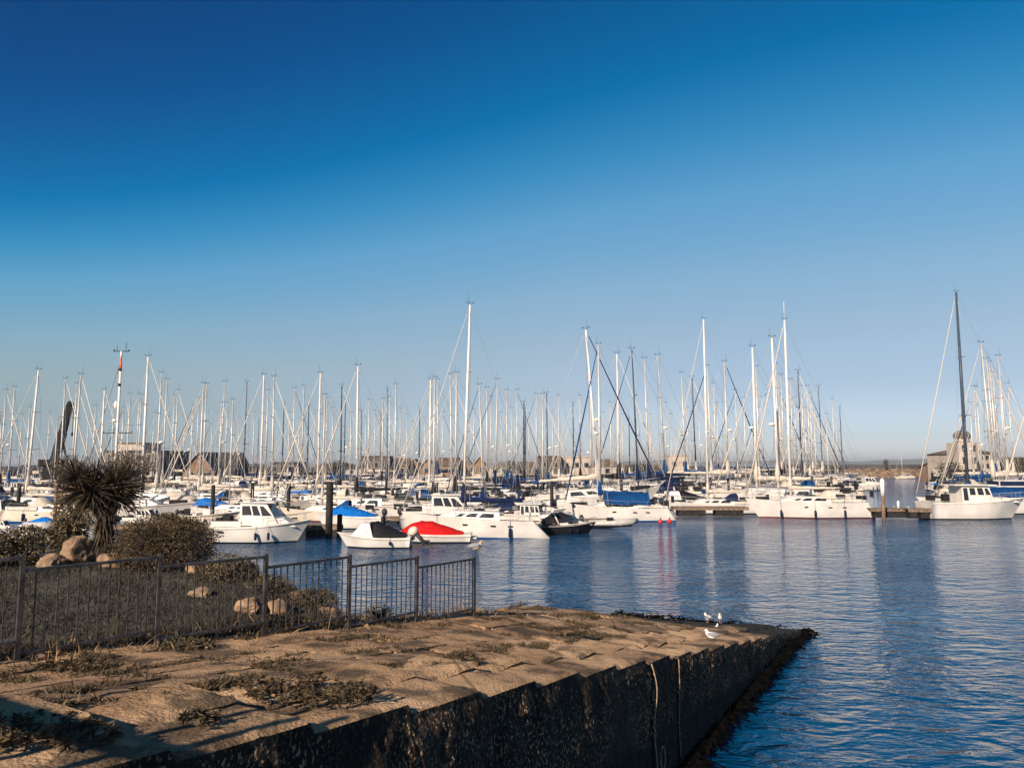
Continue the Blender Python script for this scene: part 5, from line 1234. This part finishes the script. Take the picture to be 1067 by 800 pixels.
def building(px0, px1, ytop, Y, label, roof='gable', wallm=None, roofm=None, zb=1.6, dep=10, eave=.55, gables=1, wins=None, cat='building', axis='x', name='harbour_building', chim=0):
    x0 = ray(px0, 480)[0] * Y; x1 = ray(px1, 480)[0] * Y; zt = at(533, ytop, Y).z; w = x1 - x0; root = empty(name, ((x0 + x1) / 2, Y, zb)); H = zt - zb; he = H * (eave if roof != 'flat' else 1)
    wallm = wallm or M_brick; roofm = roofm or M_slate
    mb = MB(); mb.box((0, dep / 2, he / 2 - .5), (w, dep, he + 1)); wl = mb.build('wall', wallm, root)
    mb = MB()
    if roof == 'gable':       # ridge along x
        o_ = .35; V = [(-w / 2 - o_, -o_, he), (w / 2 + o_, -o_, he), (w / 2 + o_, dep / 2, H), (-w / 2 - o_, dep / 2, H), (-w / 2 - o_, dep + o_, he), (w / 2 + o_, dep + o_, he)]
        mb.add(V, [(0, 1, 2, 3), (3, 2, 5, 4)]); 
    elif roof == 'front':     # gables facing the water
        g = w / gables
        for i in range(gables):
            a = -w / 2 + g * i; b = a + g; m_ = (a + b) / 2
            mb.add([(a, -.4, he - .05), (m_, -.4, H), (b, -.4, he - .05), (a, dep, he - .05), (m_, dep, H), (b, dep, he - .05)], [(0, 3, 4, 1), (1, 4, 5, 2)])
    elif roof == 'hip':
        o_ = .3; r = min(w, dep) * .38; mb.add([(-w / 2 - o_, -o_, he), (w / 2 + o_, -o_, he), (w / 2 + o_, dep + o_, he), (-w / 2 - o_, dep + o_, he), (-w / 2 + r, dep / 2, H), (w / 2 - r, dep / 2, H)], [(0, 1, 5, 4), (2, 3, 4, 5), (1, 2, 5), (3, 0, 4)])
    else: mb.box((0, dep / 2, he + .1), (w + .5, dep + .5, .22))
    rf = mb.build('roof', roofm, root)
    if roof == 'gable':
        mb = MB()
        for s_ in (-1, 1): mb.add([(s_ * w / 2, 0, he), (s_ * w / 2, dep, he), (s_ * w / 2, dep / 2, H - .1)], [(0, 1, 2)])
        mb.build('gable', wallm, root)
    if roof == 'front':
        g = w / gables
        for i in range(gables):
            a = -w / 2 + g * i; b = a + g; m_ = (a + b) / 2; mb = MB(); mb.add([(a, -.01, he), (b, -.01, he), (m_, -.01, H - .1)], [(0, 1, 2)]); mb.build('gable', wallm, root)
            mb = MB(); mb.tube([(a, -.42, he - .05), (m_, -.42, H), (b, -.42, he - .05)], .13, 4); mb.build('bargeboard', M_cream, root)
    nx, nz_ = wins or (max(2, int(w / 2.6)), max(1, int(he / 3)))
    for i in range(nx):
        for j in range(nz_):
            mb = MB(); x = -w / 2 + w * (i + .5) / nx; z = he * (j + .58) / nz_; ww, hh = min(1.2, w / nx * .5), min(1.3, he / nz_ * .5)
            mb.box((x, -.02, z), (ww + .2, .06, hh + .2)); fr_ = mb.build('window', M_cream, root); mb = MB(); mb.box((x, -.05, z), (ww, .06, hh)); mb.build('pane', M_glass, fr_)
    for i in range(chim): mb = MB(); mb.box((-w / 3 + i * w / 2, dep / 2, H + .3), (.8, .8, 1.6)); mb.build('chimney', M_brick, rf)
    tag(root, label, cat, 'buildings on the far quay')
building(191, 224, 470.5, 152, 'gabled brick front of the slate-roofed house with white bargeboards', 'front', M_brick, M_slate, dep=12, eave=.36, wins=(2, 1))
building(205, 243, 470.8, 156, 'long steep slate roof beside the gabled brick front', 'gable', M_brickD, M_slate, dep=10, eave=.30)
building(110, 167, 470, 160, 'dark flat-topped block behind the masts right of the palm', 'flat', M_brickD, M_slate, dep=14, wins=(7, 2))
building(122, 150, 462, 168, 'small pale rooftop storey above the dark block', 'flat', M_cream, M_tileB, dep=8, wins=(4, 1))
building(282, 307, 482, 190, 'low dark shed right of the slate roof', 'flat', M_brickD, M_slate, dep=12, wins=(3, 1), zb=1.6)
building(246, 275, 486, 196, 'low tan building between the slate roof and the dark shed', 'gable', M_brick, M_tileB, dep=10, eave=.6)
building(376, 402, 475.5, 200, 'dark brown flat building left of the central gables', 'flat', M_brickD, M_tileB, dep=12, wins=(4, 1))
for i, (a, b, t, m1, m2, r, g) in enumerate([(402, 424, 477, M_brick, M_tileB, 'gable', 1), (424, 452, 478, M_brick, M_tileB, 'front', 2), (452, 478, 476.5, M_brick, M_tileB, 'gable', 1), (478, 507, 475.5, M_brick, M_tileB, 'front', 2), (510, 534, 481, M_cream, M_tileB, 'front', 1), (538, 556, 481, M_brick, M_tileB, 'gable', 1), (561, 584, 475.5, M_brickD, M_tileB, 'flat', 1), (586, 616, 476.5, M_cream, M_cream, 'flat', 1), (616, 650, 478, M_cream, M_tileB, 'hip', 1), (640, 652, 483, M_brick, M_tileB, 'gable', 1), (655, 690, 484, M_brick, M_tileB, 'gable', 1), (697, 719, 474.5, M_cream, M_cream, 'flat', 1), (722, 760, 485.5, M_brick, M_slate, 'gable', 1), (768, 800, 486, M_cream, M_slate, 'gable', 1), (806, 850, 487, M_brickD, M_slate, 'gable', 1), (14, 50, 484.5, M_cream, M_slate, 'gable', 1), (-20, 12, 486, M_brick, M_slate, 'gable', 1), (325, 345, 484, M_brick, M_tileB, 'gable', 1), (350, 372, 483, M_cream, M_slate, 'hip', 1)]):
    lb = ['brown terrace right of the dark flat building', 'pair of brown gables behind the left central masts', 'brown ridge roof between the two pairs of gables', 'pair of brown gables right under the tallest central mast', 'small pale gable right of the brown gables', 'small brown roofed house right of the pale gable', 'dark flat-topped building at the leaning mast foot', 'white flat-roofed block behind the blue sail cover', 'white building with low hipped roof behind the blue sail cover', 'narrow brown house beside the white hipped building', 'low brown shed behind the blue-tented yacht masts', 'plain white box-shaped building left of the tall jetty mast', 'low slate roofed shed right of the white box building', 'low pale shed behind the dense right masts', 'long dark shed ending the far quay', 'low white building under the crane left side', 'low brown building at the far left', 'small brown house above the thick black pile', 'small pale house right of the thick black pile'][i]
    building(a, b, t, 205 + (i % 4) * 5, lb, r, m1, m2, dep=9, gables=g, eave=.55)
def hotel():
    Y = 165; building(1003, 1043, 466, Y, 'large pale sandstone building behind the right hand masts', 'hip', M_cream, M_tileB, dep=14, wins=(7, 3), eave=.8, chim=2, name='sandstone_building')
    building(1040, 1085, 476, Y + 4, 'brown brick range right of the sandstone building', 'gable', M_brick, M_tileB, dep=12, wins=(7, 2))
    building(988, 1004, 479, Y + 6, 'brown brick range left of the sandstone building', 'gable', M_brick, M_tileB, dep=12, wins=(3, 2))
    p = at(1006, 470, Y); root = empty('cupola_tower', (p.x, Y - 1, 1.6)); mb = MB(); zt = at(1006, 461, Y).z - 1.6; mb.box((0, 2, zt / 2), (4.4, 4.4, zt)); mb.build('shaft', M_cream, root)
    mb = MB(); mb.tube([(0, 2, zt), (0, 2, zt + 1.3)], 1.5, 8); mb.build('lantern', M_cream, root); mb = MB(); mb.ell((0, 2, zt + 1.4), (1.7, 1.7, 1.3), 12, 8); mb.tube([(0, 2, zt + 2.5), (0, 2, zt + 3.7)], [.15, .04], 5); mb.build('dome', M_tileB, root)
    for j in range(3):
        for i in range(2): mb = MB(); mb.box((-1 + 2 * i, -.22, zt * (j + .6) / 3.1), (.8, .06, 1.4)); mb.build('window', M_glass, root)
    tag(root, 'square pale tower with small dome behind the right hand masts', 'tower')
hotel()
# crane
def crane():
    Y = 140; c = at(57, 486, Y); root = empty('mobile_crane', (c.x, Y, 1.6)); M_cr = mat('crane_black', (.010, .010, .011), .7, .3, 2, spec=.1)
    O = Vector(root.location); a = at(57, 480, Y) - O; b = at(73, 422, Y) - O
    d = (b - a).normalized(); n = Vector((-d.z, 0, d.x)); mb = MB()
    def seg(p, q, w0, w1, t=.9):
        V = [];
        for P, w in ((p, w0), (q, w1)):
            for s1, s2 in ((-1, -1), (1, -1), (1, 1), (-1, 1)): V.append(P + n * w * s1 + Vector((0, s2 * t / 2, 0)))
        mb.add(V, [(0, 1, 2, 3), (4, 7, 6, 5), (0, 4, 5, 1), (1, 5, 6, 2), (2, 6, 7, 3), (3, 7, 4, 0)])
    seg(a, a.lerp(b, .5), .72, .66); seg(a.lerp(b, .5), b, .60, .52, .7); mb.build('jib', M_cr, root)
    mb = MB(); mb.ell(b + d * .1, (.7, .5, .7), 10, 6); mb.build('jib_head', M_cr, root)
    mb = MB(); mb.box((a.x - .4, 0, a.z - .4), (3.4, 3, 1.3)); mb.box((a.x + .3, 0, a.z / 2 - .8), (3.0, 3, a.z)); mb.build('body', M_cr, root)
    mb = MB(); mb.tube([a + Vector((2.2, 0, 0)), a.lerp(b, .45)], .2, 8); mb.build('ram', M_cr, root)
    mb = MB(); mb.tube([b + Vector((.7, 0, -.2)), b + Vector((.72, 0, -5))], .05, 4); mb.ell(b + Vector((.72, 0, -5.3)), (.25, .2, .4), 6, 5); mb.build('hook', M_cr, root)
    tag(root, 'black mobile crane with raised jib behind the left hand masts', 'crane')
crane()
# trees on the far quay and the breakwater
def far_tree(px, ytop, Y, w, label, zb=1.6):
    p = at(px, ytop, Y); root = empty('far_tree', (p.x, Y, zb)); H = p.z - zb; mb = MB(); mb.tube([(0, 0, 0), (0, 0, H * .5)], [.25, .12], 6); mb.build('trunk', M_bark, root); mb = MB()
    for i in range(900):
        d = Vector((rnd.gauss(0, 1), rnd.gauss(0, 1), rnd.gauss(0, 1))).normalized(); k = rnd.random() ** .35 * (1 + .4 * noise.noise(d * 2 + Vector((px, 0, 0))))
        leaf(mb, (d.x * w * k, d.y * w * k, H * .62 + d.z * H * .42 * k), .12 + w * .09)
    mb.build('crown', leafmat('far_leaves', (.075, .065, .032), (.03, .028, .016)), root); tag(root, label, 'tree', 'trees on the far shore')
far_tree(923, 478.5, 288, 1.0, 'small dark tree standing alone on the breakwater', 3.3)
for px, yt, w, lb in ((531, 480, 4, 'dark tree right of the small pale gable'), (352, 480, 3.5, 'dark tree above the thick black pile'), (262, 483, 4, 'low tree above the tan building'), (668, 483, 4, 'low tree behind the blue-tented yacht'), (180, 484, 4, 'low tree left of the slate-roofed house'), (862, 486, 4, 'low tree at the end of the far quay'), (308, 483, 3, 'tree at the end of the low dark shed')):
    far_tree(px, yt, 200, w, lb)
far_tree(990, 482, 150, 2.4, 'bushy tree at the foot of the tall black mast'); far_tree(1062, 478, 150, 4, 'bushy tree at the right edge above the boats')
hz = bpy.data.materials.new('haze_air'); hz.use_nodes = True; hn = hz.node_tree; hn.nodes.clear()
ho = hn.nodes.new('ShaderNodeOutputMaterial'); hv = hn.nodes.new('ShaderNodeVolumePrincipled'); hv.inputs['Color'].default_value = (.80, .84, .90, 1); hv.inputs['Density'].default_value = .00016; hv.inputs['Anisotropy'].default_value = .2
hn.links.new(hv.outputs[0], ho.inputs['Volume'])
mb = MB(); mb.box((0, 4450, 24.6), (14200, 9200, 54.2)); o = mb.build('haze', hz); tag(o, 'thin pale sea haze', kind='stuff')
# small boats swinging in the channel beyond
for px, Y, lb in ((942, 262, 'tiny white yacht anchored before the breakwater'), (985, 250, 'tiny yacht anchored left of the very tall black mast')):
    o = proto('w', 2); o.location = (ray(px, 490)[0] * Y, Y, 0); o.scale = (.7, .7, .7); tag(o, lb, 'sailing yacht', 'yachts anchored in the channel')

for o in list(bpy.data.objects):
    for k in ('L', 'B', 'H', 'desc', 'cov', 'n'):
        if k in o: del o[k]
